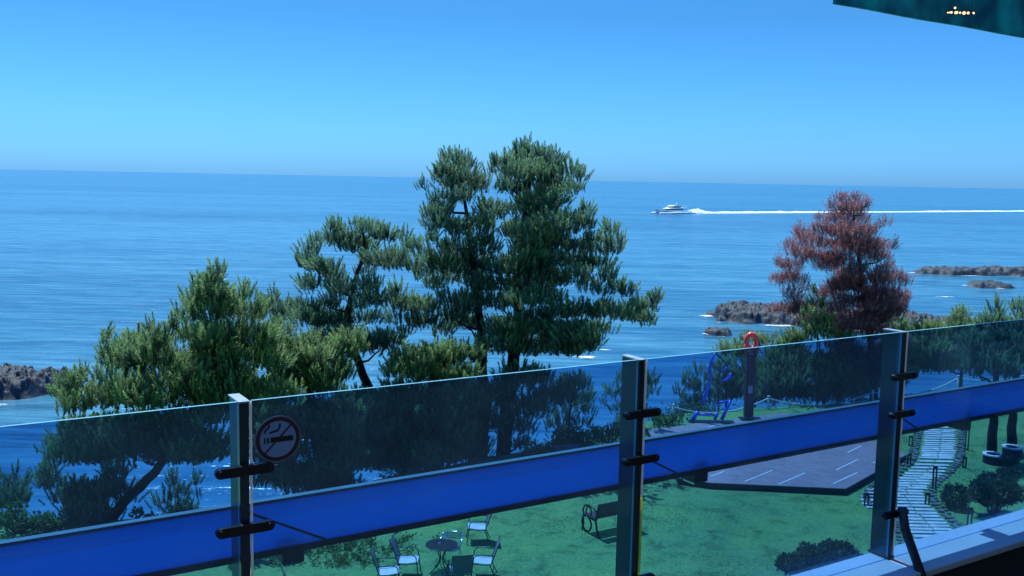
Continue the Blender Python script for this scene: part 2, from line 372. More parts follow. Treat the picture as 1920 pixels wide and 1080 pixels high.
# ------------------------------------------------------------------ pines
def shoot_proto(n, spread, nl, wd, seed):
    r = np.random.default_rng(seed); V = []; 
    for k in range(n):
        t = (k+0.5)/n; a = k*2.39996+r.uniform(-.4, .4); o = np.array([math.cos(a), math.sin(a), 0]); s = np.array([-math.sin(a), math.cos(a), 0])
        base = np.array([0, 0, t*0.92]); el = spread+(1.35-spread)*max(0, t-0.5)*1.4+r.uniform(-.15, .15)
        d = o*math.cos(el)+np.array([0, 0, 1])*math.sin(el); L = nl*(1.05-0.35*t)*r.uniform(.8, 1.15)
        V += [base-s*wd/2, base+s*wd/2, base+d*L]
    return np.array(V)
PROTOS = {'pine': [shoot_proto(30, 0.72, 0.30, 0.085, i) for i in range(6)],
          'open': [shoot_proto(15, 0.55, 0.32, 0.07, i+20) for i in range(6)]}
def foliage(pts, dirs, sizes, tones, kind='pine'):
    """one brush of needles per point, all in one array"""
    P = PROTOS[kind]; N = len(pts); nv = P[0].shape[0]
    pid = rng.integers(0, len(P), N); pr = np.stack(P)[pid]                       # N,nv,3
    z = dirs/np.linalg.norm(dirs, axis=1, keepdims=True); a = rng.normal(size=(N, 3)); x = np.cross(z, a); x /= np.linalg.norm(x, axis=1, keepdims=True)
    y = np.cross(z, x)
    fat = rng.uniform(0.85, 1.2, (N, 1, 1))
    V = pts[:, None]+sizes[:, None, None]*(pr[..., :1]*x[:, None]*fat+pr[..., 1:2]*y[:, None]*fat+pr[..., 2:]*z[:, None])
    hgt = pr[..., 2]
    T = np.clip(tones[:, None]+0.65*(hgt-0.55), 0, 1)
    V = V.reshape(-1, 3); F = np.arange(len(V)).reshape(-1, 3); return V, F, T.ravel()

def pine(name, Y, trunk, pads, label, mat='pine', bark='bark', base_r=0.17, depth=1.6, dens=1.0, size=0.40, kind='pine', ppm_scale=1.0, cat='pine tree', upness=1.25, extra=0.85, group=None, limbs=True, tone=(0.15, 0.75), basez=None):
    """trunk: pixels of the stem from the foot up; pads: (px, py, rx, ry) foliage masses, put at their own distances round the stem"""
    tp = [at(px, py, Y) for px, py in trunk]
    if basez is None: basez = gzf(tp[0].x, Y)
    tp[0].z = min(tp[0].z, basez)-0.15 if abs(tp[0].z-basez) < 1.5 else basez-0.15
    base = Vector((tp[0].x, Y, basez)); root = empty(name, base, label=label, cat=cat)
    if group: root['group'] = group
    loc = lambda p: Vector(p)-base
    S = []
    for i in range(len(tp)-1):                                     # smooth the stem
        for k in range(4):
            t = k/4; p0 = tp[max(i-1, 0)]; p1 = tp[i]; p2 = tp[i+1]; p3 = tp[min(i+2, len(tp)-1)]
            S.append(0.5*((2*p1)+(p2-p0)*t+(2*p0-5*p1+4*p2-p3)*t*t+(3*p1-p0-3*p2+p3)*t**3))
    S.append(tp[-1]); n = len(S)
    S = [p+Vector((random.gauss(0, .02), random.gauss(0, .05), 0)) for p in S]
    rad = [base_r*(1.25 if i == 0 else 1)*(1-0.86*(i/(n-1))**1.1) for i in range(n)]
    tb = MB(); tb.tube([loc(p) for p in S], rad, 9); 
    ppm = FPX/Y
    pad3 = []
    xs_ = [p[0] for p in pads]; cx = sum(xs_)/len(xs_); half = max(abs(max(xs_)-cx), abs(cx-min(xs_)))/ppm
    for px, py, rx, ry in pads:
        reps = 1 + (1 if random.random() < extra else 0)
        for k in range(reps):
            c = at(px, py, Y); dx = abs(px-cx)/ppm; dm = depth*math.sqrt(max(0.08, 1-min(1, dx/(half+.01))**2))
            off = random.uniform(-dm, dm)*0.9
            if k: off = -off*random.uniform(.5, 1); 
            c = at(px+(random.gauss(0, 6) if k else 0), py+(random.gauss(0, 3) if k else 0), Y+off)
            pad3.append((c, 1.06*max(rx, 7)/ppm, 1.12*max(ry, 6)/ppm, off))
    lb = MB(); Vs, Fs, Ts, off0 = [], [], [], 0
    nodes = [(S[i], rad[i], True) for i in range(1, n)]
    pad3.sort(key=lambda q: min((q[0]-p).length for p in S))
    for c, rx, rz, off in pad3:
        ry_ = max(rx*0.75, 0.25); Nn = int(max(8, dens*235*(rx*rz+0.35*rx*ry_)/(size/0.36)**1.6))
        v = rng.normal(size=(Nn, 3)); v /= np.linalg.norm(v, axis=1, keepdims=True); q = rng.uniform(0.25, 1, (Nn, 1))**0.6
        v = v*q*rng.uniform(.8, 1.25, (Nn, 1)); lim = random.uniform(-.85, -.25); v[:, 2] = np.where(v[:, 2] < lim, -v[:, 2]*0.6, v[:, 2]); lean = rng.normal(size=3)*.22; lean[2] = 0; psz = random.uniform(.82, 1.25)
        lp = v*np.array([rx, ry_, rz])*1.0
        pts = np.array(c)[None]+lp-np.array([0, 0, size*0.38])
        dirs = np.stack([v[:, 0]*0.65, v[:, 1]*0.65, np.full(Nn, 1.0*upness)+0.3*v[:, 2]], 1)+rng.normal(size=(Nn, 3))*0.17+lean
        szs = size*psz*rng.uniform(0.5, 1.25, Nn)
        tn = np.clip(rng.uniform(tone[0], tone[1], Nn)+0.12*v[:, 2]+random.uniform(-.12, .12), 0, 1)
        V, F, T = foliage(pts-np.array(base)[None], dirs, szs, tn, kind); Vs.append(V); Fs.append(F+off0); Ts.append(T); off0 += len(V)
        if limbs:
            # limb leaves the nearest stem or limb a little below the pad
            e = c-Vector((0, 0, rz*0.4))
            def cost(nd):
                p = nd[0]; hd = math.hypot(e.x-p.x, e.y-p.y); want = e.z-0.10-0.30*hd
                return (e-p).length*(1.0 if not nd[2] else 1.15)+0.8*max(0, p.z-want)+0.25*abs(p.z-want)
            s, sr, _st = min(nodes, key=cost); L = (e-s).length
            if L > 0.12:
                m1 = s.lerp(e, 0.4)+Vector((0, 0, -0.07*L))+Vector([random.gauss(0, .05*L) for _ in range(3)])
                m2 = s.lerp(e, 0.75)+Vector((0, 0, -0.05*L))+Vector([random.gauss(0, .04*L) for _ in range(3)])
                r_ = min(sr*0.75, 0.024+0.026*L)
                lb.tube([loc(s), loc(m1), loc(m2), loc(e)], [r_, r_*.85, r_*.65, r_*.45], 5)
                nodes += [(m1, r_*.85, False), (m2, r_*.65, False), (e, r_*.45, False)]
                for q_ in range(4):
                    w_ = e+Vector((random.uniform(-rx, rx)*.8, random.uniform(-ry_, ry_)*.8, random.uniform(0, rz)*.7))
                    lb.tube([loc(m2), loc(m2.lerp(w_, .6)), loc(w_)], [r_*.35, r_*.25, .005], 4, caps=False)
    tb.add(lb.v, lb.f, 0, True); trk = tb.build('trunk', MT[bark], root)
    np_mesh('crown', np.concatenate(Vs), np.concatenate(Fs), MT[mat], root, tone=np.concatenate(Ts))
    return root
def mass(x0, y0, x1, y1, n, rx, ry):
    out = []
    for k in range(int(n*2.1)):
        out.append((random.uniform(x0, x1), random.uniform(y0, y1), rx*random.uniform(.75, 1.2), ry*random.uniform(.75, 1.2)))
    return out

T1 = [(853,307,26,22),(884,319,20,22),(829,323,14,18),(793,345,12,12),(865,343,42,20),(837,371,28,14),(894,343,14,20),(870,365,25,12),(820,400,24,10),
 (821,418,26,22),(857,430,28,20),(813,452,14,12),(900,426,28,22),(914,387,22,14),(797,474,20,10),(857,474,33,22),(908,462,28,22),(821,494,28,16),(797,509,16,10),
 (857,517,42,20),(900,505,33,20),(813,529,20,12),(837,557,18,12),(877,565,36,18),(742,549,16,16),(758,573,33,14),(789,577,28,14),(742,597,22,10),(797,604,33,12),
 (758,620,20,7),(829,620,26,9),(869,608,36,14),(850,592,30,12),(905,535,30,20)]
T1b = mass(800, 735, 900, 850, 13, 40, 20)
T2 = [(972,280,12,12),(993,274,16,12),(1027,284,16,12),(995,303,42,20),(1039,299,18,12),(936,303,15,10),(918,319,8,12),(964,319,32,16),(1015,331,42,18),(1067,319,26,10),
 (1087,331,14,12),(1075,352,22,10),(1035,351,32,16),(964,347,26,12),(932,351,10,14),(1007,371,40,18),(1043,375,20,10),(976,391,26,12),(1011,398,38,18),(940,395,16,14),
 (1102,393,16,13),(1091,414,23,12),(1067,408,18,11),(1059,430,28,12),(1146,426,15,12),(1150,450,18,16),(1114,450,28,14),(1087,462,33,15),(1138,466,22,8),(1035,418,33,16),
 (995,430,38,18),(1031,454,42,18),(987,462,33,18),(1106,494,33,14),(1075,486,28,12),(1031,486,42,16),(987,501,42,20),(1075,517,33,14),(1031,525,42,16),(987,537,38,16),
 (940,497,28,16),(940,533,38,18),(1130,521,22,10),(1162,537,24,13),(1130,545,26,9),(1174,545,18,10),(1106,537,28,11),(1015,553,42,14),(976,565,38,16),(932,569,38,16),
 (1091,581,33,10),(1051,589,38,11),(1007,593,38,13),(968,604,28,14),(1130,581,22,13),(1162,587,33,13),(1193,589,23,14),(1213,600,18,13),(1193,569,17,11),(1229,557,9,12),
 (1217,575,18,10),(1106,612,33,11),(1067,620,38,13),(1027,616,33,14),(1095,636,36,11),(1055,648,38,14),(1015,640,28,11),(1102,652,22,8)]
T2b = [(967,715,42,20),(1010,712,36,18),(925,739,46,20),(989,765,42,20),(1031,745,38,18),(903,790,40,18),(967,795,30,16),(989,806,18,10),(972,829,15,10),(1068,722,20,14),(1087,714,12,12),(1060,748,22,14)]+mass(960, 420, 1060, 620, 6, 30, 16)+mass(920, 600, 1090, 665, 7, 34, 12)
T3 = [(623,426,16,10),(667,420,22,13),(690,428,22,15),(639,446,36,16),(599,450,22,13),(575,470,14,13),(671,462,36,14),(722,442,18,11),(758,446,15,11),(774,462,17,11),(742,478,25,9),
 (702,490,32,12),(738,497,26,9),(774,497,17,9),(571,494,15,16),(607,501,27,12),(631,513,22,9),(682,509,22,9),(579,533,19,14),(607,529,17,11),(639,545,27,17),(694,537,27,13),
 (702,557,27,13),(671,573,14,9),(587,581,16,9),(619,569,22,14),(607,606,32,17),(698,597,22,12),(651,628,27,16),(710,652,32,12),(699,635,27,12),(500,570,12,16),(517,577,20,13),(610,640,30,16),(640,600,26,14),(660,650,26,14),(590,590,26,14),(730,640,26,12),
 (547,573,20,13),(573,577,17,11),(533,593,28,11),(573,600,27,14),(515,556,8,14)]
T3b = mass(650, 735, 820, 870, 18, 40, 18)
T4 = [(413,510,9,16),(397,527,17,14),(377,533,15,16),(367,550,16,14),(400,550,31,14),(460,547,10,14),(433,560,27,14),(417,573,32,17),(360,567,13,13),(387,583,32,18),(347,590,19,17),
 (467,580,22,15),(483,590,17,13),(443,593,32,17),(287,611,8,16),(297,637,15,15),(320,617,12,15),(333,637,32,18),(373,627,36,21),(417,627,42,21),(467,630,36,21),(500,637,27,17),
 (197,635,8,17),(200,663,15,15),(227,657,14,14),(263,635,8,18),(257,663,17,15),(217,683,27,12),(253,690,32,15),(293,667,32,17),(327,683,36,18),(367,677,36,18),(410,673,36,21),
 (450,670,36,18),(500,677,36,18),(187,707,18,12),(227,717,32,15),(277,717,36,17),(333,713,36,15),(393,710,36,17),(433,710,36,17),(150,707,16,12),(133,717,22,12),(120,737,22,15),
 (150,733,32,17),(187,733,32,17),(133,758,27,13),(173,758,32,13),(220,750,32,15),(267,757,32,13),(313,757,27,12),
 (150,808,30,13),(200,803,42,18),(267,797,42,18),(333,797,42,18),(383,787,36,17),(150,850,36,17),(105,860,26,15),(200,850,42,18),(267,850,42,18),(317,830,36,17),(365,850,30,14),
 (100,903,26,12),(83,887,17,13),(217,885,27,12),(150,935,32,13),(200,925,27,12),(160,962,32,12),(240,930,20,10)]+mass(400, 715, 540, 770, 8, 36, 18)+mass(240, 640, 480, 760, 10, 36, 18)+mass(150, 790, 400, 850, 8, 38, 16)+mass(110, 905, 230, 975, 7, 24, 11)+mass(110, 800, 400, 860, 8, 36, 15)
T5 = [(550,650,32,17),(593,667,27,17),(620,672,22,15),(567,690,32,17),(533,710,32,17),(577,723,32,13),(517,735,34,13),(610,705,30,14),(640,690,18,12),(530,680,28,16)]+mass(500, 620, 665, 730, 9, 28, 16)+mass(480, 755, 650, 915, 22, 40, 18)
T9 = [(776,671,34,15),(818,667,27,14),(810,695,36,13),(844,705,32,12),(882,699,22,10),(780,700,28,12),(860,722,26,10)]+mass(740, 660, 900, 715, 6, 27, 13)+mass(700, 740, 880, 860, 12, 36, 18)
pine('pine_tree', 36.5, [(903,884),(905,760),(902,640),(897,570),(885,490),(875,400),(862,318)], T1+T1b, 'tall green pine with a slimmer left top, close behind it the widest pine', base_r=.24, depth=1.9)
pine('pine_tree', 35.5, [(940,880),(948,790),(962,690),(968,620),(975,540),(978,450),(990,360),(996,295)], T2+T2b, 'tallest and widest green pine with a long low limb reaching right', base_r=.30, depth=2.4, dens=1.0)
pine('pine_tree', 34.5, [(780,900),(742,820),(700,745),(665,660),(652,600),(662,540),(680,480),(682,440)], T3+T3b, 'green pine left of the tallest pair, its bare stem leaning left', base_r=.22, depth=1.8)
pine('pine_tree', 27.5, [(182,990),(235,940),(290,885),(335,820),(372,740),(398,640),(408,560),(412,520)], T4, 'wide leaning pine nearest the left edge with pale bunched shoots', mat='pine2', base_r=.17, depth=1.8, size=.40, tone=(.05, .8))
pine('pine_tree', 31.0, [(600,950),(592,850),(582,760),(572,690),(568,655)], T5, 'short yellowish green pine between the leaning pine and the tall ones', mat='pine2', base_r=.14, depth=1.4)
pine('pine_tree', 33.0, [(836,892),(808,850),(798,780),(812,720),(815,675)], T9, 'small yellowish pine low under the tall pines, stem bent left', mat='pine2', base_r=.13, depth=1.3)
D6 = [(1605,374,13,11),(1579,374,11,9),(1556,381,7,7),(1624,381,7,11),(1594,396,28,14),(1541,407,11,9),(1575,411,28,12),(1620,411,17,12),(1650,419,7,9),(1635,430,15,9),(1537,422,13,7),
 (1560,434,33,12),(1605,434,33,12),(1500,430,7,10),(1511,445,18,11),(1485,456,13,11),(1530,456,28,13),(1575,460,28,12),(1624,456,33,12),(1661,460,11,9),(1500,475,24,12),(1537,482,33,12),
 (1575,486,28,10),(1631,479,28,12),(1654,482,19,9),(1459,490,9,7),(1470,501,11,9),(1492,501,14,9),(1556,501,28,9),(1665,494,11,7),(1455,527,13,7),(1474,524,17,11),(1496,524,19,11),
 (1582,516,24,10),(1650,509,19,11),(1680,516,11,7),(1699,524,13,9),(1650,527,24,9),(1500,539,19,9),(1492,557,24,10),(1462,580,15,5),(1485,572,19,7),(1594,535,28,12),(1556,554,28,12),
 (1601,565,33,15),(1631,542,28,10),(1657,546,19,9),(1695,557,13,7),(1684,561,15,5),(1642,565,28,12),(1567,580,28,12),(1612,595,33,15),(1642,595,24,14),(1594,617,33,12),(1640,625,30,14),(1560,600,26,12)]+mass(1580, 640, 1680, 720, 9, 30, 16)+mass(1560, 430, 1640, 560, 7, 24, 11)+mass(1500, 545, 1690, 615, 7, 26, 11)
pine('dead_pine', 46, [(1640,775),(1636,690),(1628,600),(1615,520),(1604,440),(1602,378)], D6, 'dead pine with brown needles standing behind the deck', mat='dead', bark='deadbark', base_r=.22, depth=2.3, kind='open', size=.36, dens=1.45, cat='dead pine', tone=(.1, .9))
G = [
 ('young_pine', 44, [(1535,740),(1532,640),(1530,560)], [(1530,548,9,12),(1532,570,17,13),(1519,592,17,10),(1545,596,14,10),(1530,615,22,12)], 'slender young pine overlapping the left side of the dead pine', .06),
 ('bushy_pine', 45, [(1545,770),(1540,700),(1535,630)], [(1500,628,22,10),(1530,622,26,11),(1565,625,24,10),(1588,632,16,8),(1480,640,20,10)]+mass(1440, 660, 1600, 740, 16, 38, 18), 'bright bushy pine low in front of the dead pine', .12),
 ('bushy_pine', 47, [(1420,770),(1415,700),(1410,640)], [(1388,636,10,8),(1402,632,10,10),(1430,640,17,8),(1450,634,10,10)]+mass(1370, 655, 1440, 745, 9, 28, 15), 'dark bushy pine right behind the red ring stand', .10),
 ('bushy_pine', 49, [(1690,770),(1688,690),(1685,600)], [(1672,593,16,14),(1700,610,14,10),(1680,618,18,10),(1715,622,12,7)]+mass(1660, 640, 1730, 720, 8, 26, 14), 'green pine at the right foot of the dead pine', .10),
 ('young_pine', 44, [(1800,740),(1803,680),(1806,610)], [(1790,600,9,14),(1803,588,8,14),(1818,592,8,14),(1808,612,22,12)]+mass(1740, 620, 1830, 690, 9, 28, 16), 'pine with upright shoots rising just over the rail left of the corner pines', .10),
 ('garden_pine', 35, [(1860,868),(1862,790),(1868,700),(1870,600)], [(1866,575,8,14),(1876,583,8,12),(1856,596,14,12),(1870,604,20,12),(1845,612,14,9)]+mass(1820, 625, 1890, 690, 9, 26, 15), 'garden pine with dark stem on a white topped base, the left one', .21),
 ('garden_pine', 36, [(1897,854),(1897,780),(1908,690),(1925,610)], [(1908,572,9,14),(1920,585,12,12),(1935,570,12,16),(1915,605,20,12),(1960,590,24,16)]+mass(1880, 625, 1990, 690, 11, 28, 15), 'garden pine with dark stem on a white topped base, at the right edge', .21),
 ('young_pine', 38, [(1174,835),(1174,780),(1172,715)], [(1167,712,7,11),(1185,708,8,13),(1150,735,8,10),(1130,752,7,8),(1172,738,16,11),(1200,740,14,12),(1215,712,9,11),(1228,730,9,12),(1172,765,26,13),(1200,770,18,11),(1165,790,18,10)], 'small pine with upright shoots left of the middle rail post', .06),
 ('young_pine', 43, [(1305,800),(1303,760),(1300,700)], [(1310,692,6,13),(1298,705,7,12),(1284,716,7,10),(1272,735,8,9),(1300,728,16,12),(1325,712,8,12),(1330,745,16,12),(1295,752,24,12),(1320,772,22,10),(1280,772,18,9)], 'small pine behind the blue tube sculpture', .07),
 ('bushy_pine', 37.5, [(1065,860),(1068,800),(1072,730)], [(1060,712,8,11),(1080,716,13,10),(1098,722,9,10),(1066,735,16,10),(1085,757,24,13),(1108,772,14,10),(1060,776,26,14),(1090,795,24,12),(1045,800,22,12)], 'dark bushy pine low right of the tallest pine', .09),
 ('young_pine', 27, [(20,985),(18,930),(20,885)], [(5,900,16,14),(24,888,8,14),(45,905,8,12),(20,915,28,12),(30,935,24,12),(0,940,22,12)], 'small dark pine at the left edge over the leafy plants', .06),
 ('young_pine', 29, [(340,985),(335,940),(330,900)], [(323,898,8,16),(340,918,10,13),(366,900,7,14),(330,930,24,14),(365,925,14,13),(345,955,28,12),(300,945,18,12)], 'small upright pine just left of the nearest rail post', .06),
 ('bushy_pine', 44, [(1365,775),(1362,730),(1358,690)], [(1350,690,14,11),(1372,700,14,11),(1360,720,24,12),(1345,745,18,10),(1380,735,18,12),(1362,675,10,9)], 'dark pine between the blue tube figure and the red ring stand', .07),
]
for nm, Y, tr, pd, lab, br in G:
    pine(nm, Y, tr, pd, lab, mat='pine2' if nm == 'bushy_pine' and Y > 44 or nm == 'young_pine' and Y > 43 else 'pine', base_r=br, depth=.9 if len(pd) < 13 else 1.5, size=.42 if Y > 40 else .38, extra=.4, tone=(.1, .85), basez=0 if nm == 'garden_pine' else None)

# ------------------------------------------------------------------ broad-leaved plants
def leaf_cloud(N, centre, radii, size, droop=0.2, hollow=0.5, r=rng):
    v = r.normal(size=(N, 3)); v /= np.linalg.norm(v, axis=1, keepdims=True); q = r.uniform(hollow, 1, (N, 1)); v = v*q
    lump = 1+0.22*np.sin(v[:, :1]*5+centre[0])*np.cos(v[:, 1:2]*6+centre[1])+0.1*r.normal(size=(N, 1))*0.5
    P = np.array(centre)[None]+v*lump*np.array(radii)[None]
    d = v+np.array([0, 0, .5])+r.normal(size=(N, 3))*.6; d /= np.linalg.norm(d, axis=1, keepdims=True)
    s = np.cross(d, r.normal(size=(N, 3))); s /= np.linalg.norm(s, axis=1, keepdims=True); L = size*r.uniform(.6, 1.3, (N, 1))
    V = np.stack([P, P+d*L*.5+s*L*.28, P+d*L, P+d*L*.5-s*L*.28], 1).reshape(-1, 3)
    T = np.repeat(np.clip(r.uniform(.1, .9, N)+.1*v[:, 2], 0, 1), 4)
    return V, np.arange(len(V)).reshape(-1, 4), T
def join(parts):
    Vs, Fs, Ts, o = [], [], [], 0
    for V, F, T in parts: Vs.append(V); Fs.append(F+o); Ts.append(T); o += len(V)
    return np.concatenate(Vs), np.concatenate(Fs), np.concatenate(Ts)
def shrub(name, base, balls, label, mat='shrub', leaf=.085, dens=2600, cat='shrub', stems=4, group=None, hollow=.72):
    root = empty(name, base, label=label, cat=cat, group=group); parts = []
    sb = MB()
    for (dx, dy, dz, rx, rz) in balls:
        N = int(dens*(rx*rx*2+rx*rz*4)); parts.append(leaf_cloud(N, (dx, dy, dz), (rx, rx, rz), leaf, hollow=hollow))
        for k in range(stems):
            a = random.uniform(0, 6.28); p1 = Vector((dx+rx*.55*math.cos(a), dy+rx*.55*math.sin(a), dz))
            sb.tube([(.04*math.cos(a), .04*math.sin(a), -.03), p1*.5+Vector((0, 0, .02)), p1], [.028, .02, .01], 5)
    sb.build('stems', MT['bark'], root)
    V, F, T = join(parts); np_mesh('foliage', V, F, MT[mat], root, tone=T)
    return root
# clipped garden shrubs by the path
def px_shrub(pxy, Y, balls_px, *a, **k):
    b = gz(*pxy); ppm = FPX/b.y; bl = []
    for (px, py, r1, r2, dy) in balls_px:
        c = at(px, py, b.y+dy); bl.append((c.x-b.x, c.y-b.y, max(c.z, r2/ppm*.8), r1/ppm, r2/ppm))
    return shrub(a[0], b, bl, *a[1:], **k)
px_shrub((1795, 953), 0, [(1792, 932, 24, 22, 0)], 'garden_shrub', 'round clipped dark shrub, leftmost beside the stone path')
px_shrub((1862, 968), 0, [(1850, 922, 30, 25, 0), (1882, 920, 32, 26, .2), (1866, 908, 30, 20, .4)], 'garden_shrub', 'wide dome shaped shrub with bare stems right of the round one')
px_shrub((1892, 915), 0, [(1889, 893, 18, 13, 0), (1900, 888, 10, 9, 0)], 'garden_shrub', 'small clipped shrub ball just above the wide dome shrub')
px_shrub((1893, 876), 0, [(1892, 862, 14, 8, 0)], 'garden_shrub', 'lowest flat shrub beside the white topped tree bases')
px_shrub((1540, 1092), 0, [(1480, 1058, 22, 15, 0), (1525, 1050, 36, 26, 0), (1572, 1044, 38, 26, .2), (1600, 1060, 26, 20, 0), (1545, 1065, 50, 25, -.2)], 'garden_shrub', 'spreading dark bush on the lawn at the bottom of the picture', leaf=.09)
# leafy plants on the lawn edge
lp = [((35, 1000), [(20, 975, 40, 18, 0), (70, 985, 32, 16, .3), (30, 950, 18, 12, .3)], 'bright leafy bush at the lower left under the small dark pine'),
      ((95, 990), [(92, 978, 26, 15, 0), (118, 985, 16, 10, 0)], 'bright leafy plant just right of the lower left bush'),
      ((255, 985), [(257, 965, 15, 11, 0), (285, 975, 20, 9, 0)], 'small leafy plant under the leaning pine stem'),
      ((350, 972), [(352, 962, 14, 8, 0)], 'small leafy plant beside the nearest rail post'),
      ((1010, 872), [(1000, 845, 20, 16, 0), (1025, 850, 20, 14, .3), (985, 860, 14, 10, 0)], 'leafy bush at the left end of the hedge'),
      ((1070, 850), [(1065, 818, 34, 16, 0), (1050, 832, 26, 14, -.3), (1090, 826, 26, 14, 0)], 'leafy bush in the middle of the hedge by the deck'),
      ((1140, 840), [(1120, 815, 28, 14, 0), (1155, 812, 26, 14, 0), (1170, 800, 18, 12, .5)], 'leafy bush at the right end of the hedge by the middle post'),
      ((1250, 797), [(1240, 787, 22, 9, 0), (1268, 784, 18, 9, 0)], 'low leafy plant at the far left corner of the deck')]
for b, bl, lab in lp: px_shrub(b, 0, bl, 'leafy_bush', lab, mat='leaf', leaf=.14, dens=330, hollow=.3, cat='bush')
# undergrowth that covers the slope edge
parts = []
for k in range(420):
    x = random.uniform(-26, 34); y = float(edge_y(x))+random.uniform(-.3, 4.5)
    parts.append(leaf_cloud(random.randint(40, 90), (x, y, gzf(x, y)+.1), (random.uniform(.3, .8), random.uniform(.3, .7), random.uniform(.2, .5)), .13, hollow=.3))
V, F, T = join(parts); np_mesh('undergrowth', V, F, MT['shrub'], tone=T, kind='stuff', label='dark undergrowth on the edge of the slope', cat='undergrowth')
parts = []
for k in range(150):
    p = gz(random.gauss(640, 55), random.uniform(985, 1062)); 
    parts.append(leaf_cloud(random.randint(14, 34), (p.x, p.y, .03), (random.uniform(.08, .24), random.uniform(.08, .24), random.uniform(.05, .14)), .09, hollow=.2))
V, F, T = join(parts); np_mesh('weeds', V, F, MT['leaf'], tone=T, kind='stuff', label='low leafy weeds in the lawn left of the garden chairs', cat='weeds')
def grass_tufts():
    N = 60000; px = rng.uniform(430, 1920, N); y = rng.uniform(23.5, 38, N); X = (px-960)/FPX*y
    keep = (y < edge_y(X)+.2) & (vnoise(X*1.1, y*1.1, 44) > .35); X = X[keep]; y = y[keep]; n = len(X)
    a = rng.uniform(0, 6.28, n); h = rng.uniform(.02, .05, n); w_ = .011
    b = np.stack([X, y, np.full(n, -.01)], 1); s = np.stack([np.cos(a), np.sin(a), 0*a], 1)*w_
    tip = b+np.stack([rng.normal(0, .02, n), rng.normal(0, .02, n), h], 1)
    V = np.stack([b-s, b+s, tip], 1).reshape(-1, 3)
    np_mesh('grass', V, np.arange(len(V)).reshape(-1, 3), MT['leaf'], tone=np.repeat(rng.uniform(.25, .85, n), 3), kind='stuff', label='short grass blades of the lawn', cat='grass')
grass_tufts()

# ------------------------------------------------------------------ deck
MT['deck'] = principled('deck_boards', (0.27, 0.20, 0.23), 0.55, 0, 0.12, 3, 0.0)
MT['deckside'] = principled('deck_side', (0.03, 0.028, 0.035), 0.7, 0, 0.1, 3)
def deck():
    H = .22; px = [(1214,806),(1470,774),(1545,790),(1700,852),(1656,877),(1586,916),(1333,905),(1272,896)]
    P = [gz(a, b, H) for a, b in px]; poly = [(p.x, p.y) for p in P]
    if sum(poly[i-1][0]*poly[i][1]-poly[i][0]*poly[i-1][1] for i in range(len(poly))) < 0: poly = poly[::-1]
    c = Vector((sum(p[0] for p in poly)/len(poly), sum(p[1] for p in poly)/len(poly), 0))
    t = empty('wooden_deck', c, label='raised mauve brown wooden deck with pale light strips beyond the lawn', cat='deck')
    # boards run along the strips
    a = gz(1410, 903, H); b = gz(1462, 882, H); d = (b-a).normalized(); ang = math.atan2(d.y, d.x)
    mb = MB(); mb.prism([(x-c.x, y-c.y) for x, y in poly], .0, H-.03); mb.build('deck_base', MT['deckside'], t)
    bm = bmesh.new(); Rm = Matrix.Rotation(-ang, 3, 'Z'); loc = [Rm @ Vector((x-c.x, y-c.y, 0)) for x, y in poly]
    fvs = [bm.verts.new(p) for p in loc]; bm.faces.new(fvs)
    y0 = min(p.y for p in loc); y1 = max(p.y for p in loc); y = y0+.14
    while y < y1:
        geo = bm.verts[:]+bm.edges[:]+bm.faces[:]
        bmesh.ops.bisect_plane(bm, geom=geo, plane_co=(0, y, 0), plane_no=(0, 1, 0)); y += .145
    bmesh.ops.split_edges(bm, edges=[e for e in bm.edges if len(e.link_faces) == 2])
    ret = bmesh.ops.inset_individual(bm, faces=bm.faces[:], thickness=.004)
    bmesh.ops.delete(bm, geom=ret['faces'], context='FACES')
    ex = bmesh.ops.extrude_face_region(bm, geom=bm.faces[:]); vv = [v for v in ex['geom'] if isinstance(v, bmesh.types.BMVert)]
    bmesh.ops.translate(bm, vec=(0, 0, .028), verts=vv)
    bmesh.ops.rotate(bm, verts=bm.verts[:], cent=(0, 0, 0), matrix=Matrix.Rotation(ang, 3, 'Z')); bmesh.ops.translate(bm, vec=(0, 0, H-.029), verts=bm.verts[:])
    bmesh.ops.recalc_face_normals(bm, faces=bm.faces[:])
    me = bpy.data.meshes.new('deck_boards'); bm.to_mesh(me); bm.free(); me.materials.append(MT['deck']); o = bpy.data.objects.new('deck_boards', me); C.objects.link(o); o.parent = t
    for (x0, yy0, x1, yy1) in [(1396,903,1448,882),(1460,908,1509,887),(1562,907,1608,886),(1568,881,1610,861),(1589,849,1615,836),(1333,893,1358,884),(1304,810,1339,798),(1637,868,1650,863),(1500,848,1530,836)]:
        p = gz(x0, yy0, H); q = gz(x1, yy1, H); dd = (q-p); L = dd.length; an = math.atan2(dd.y, dd.x)
        mb = MB(); mb.box((0, -.022, 0), (L, .022, .006), M=Matrix.Translation((p.x-c.x, p.y-c.y, H)) @ Matrix.Rotation(an, 4, 'Z')); mb.build('light_strip', MT['white'], t)
deck()

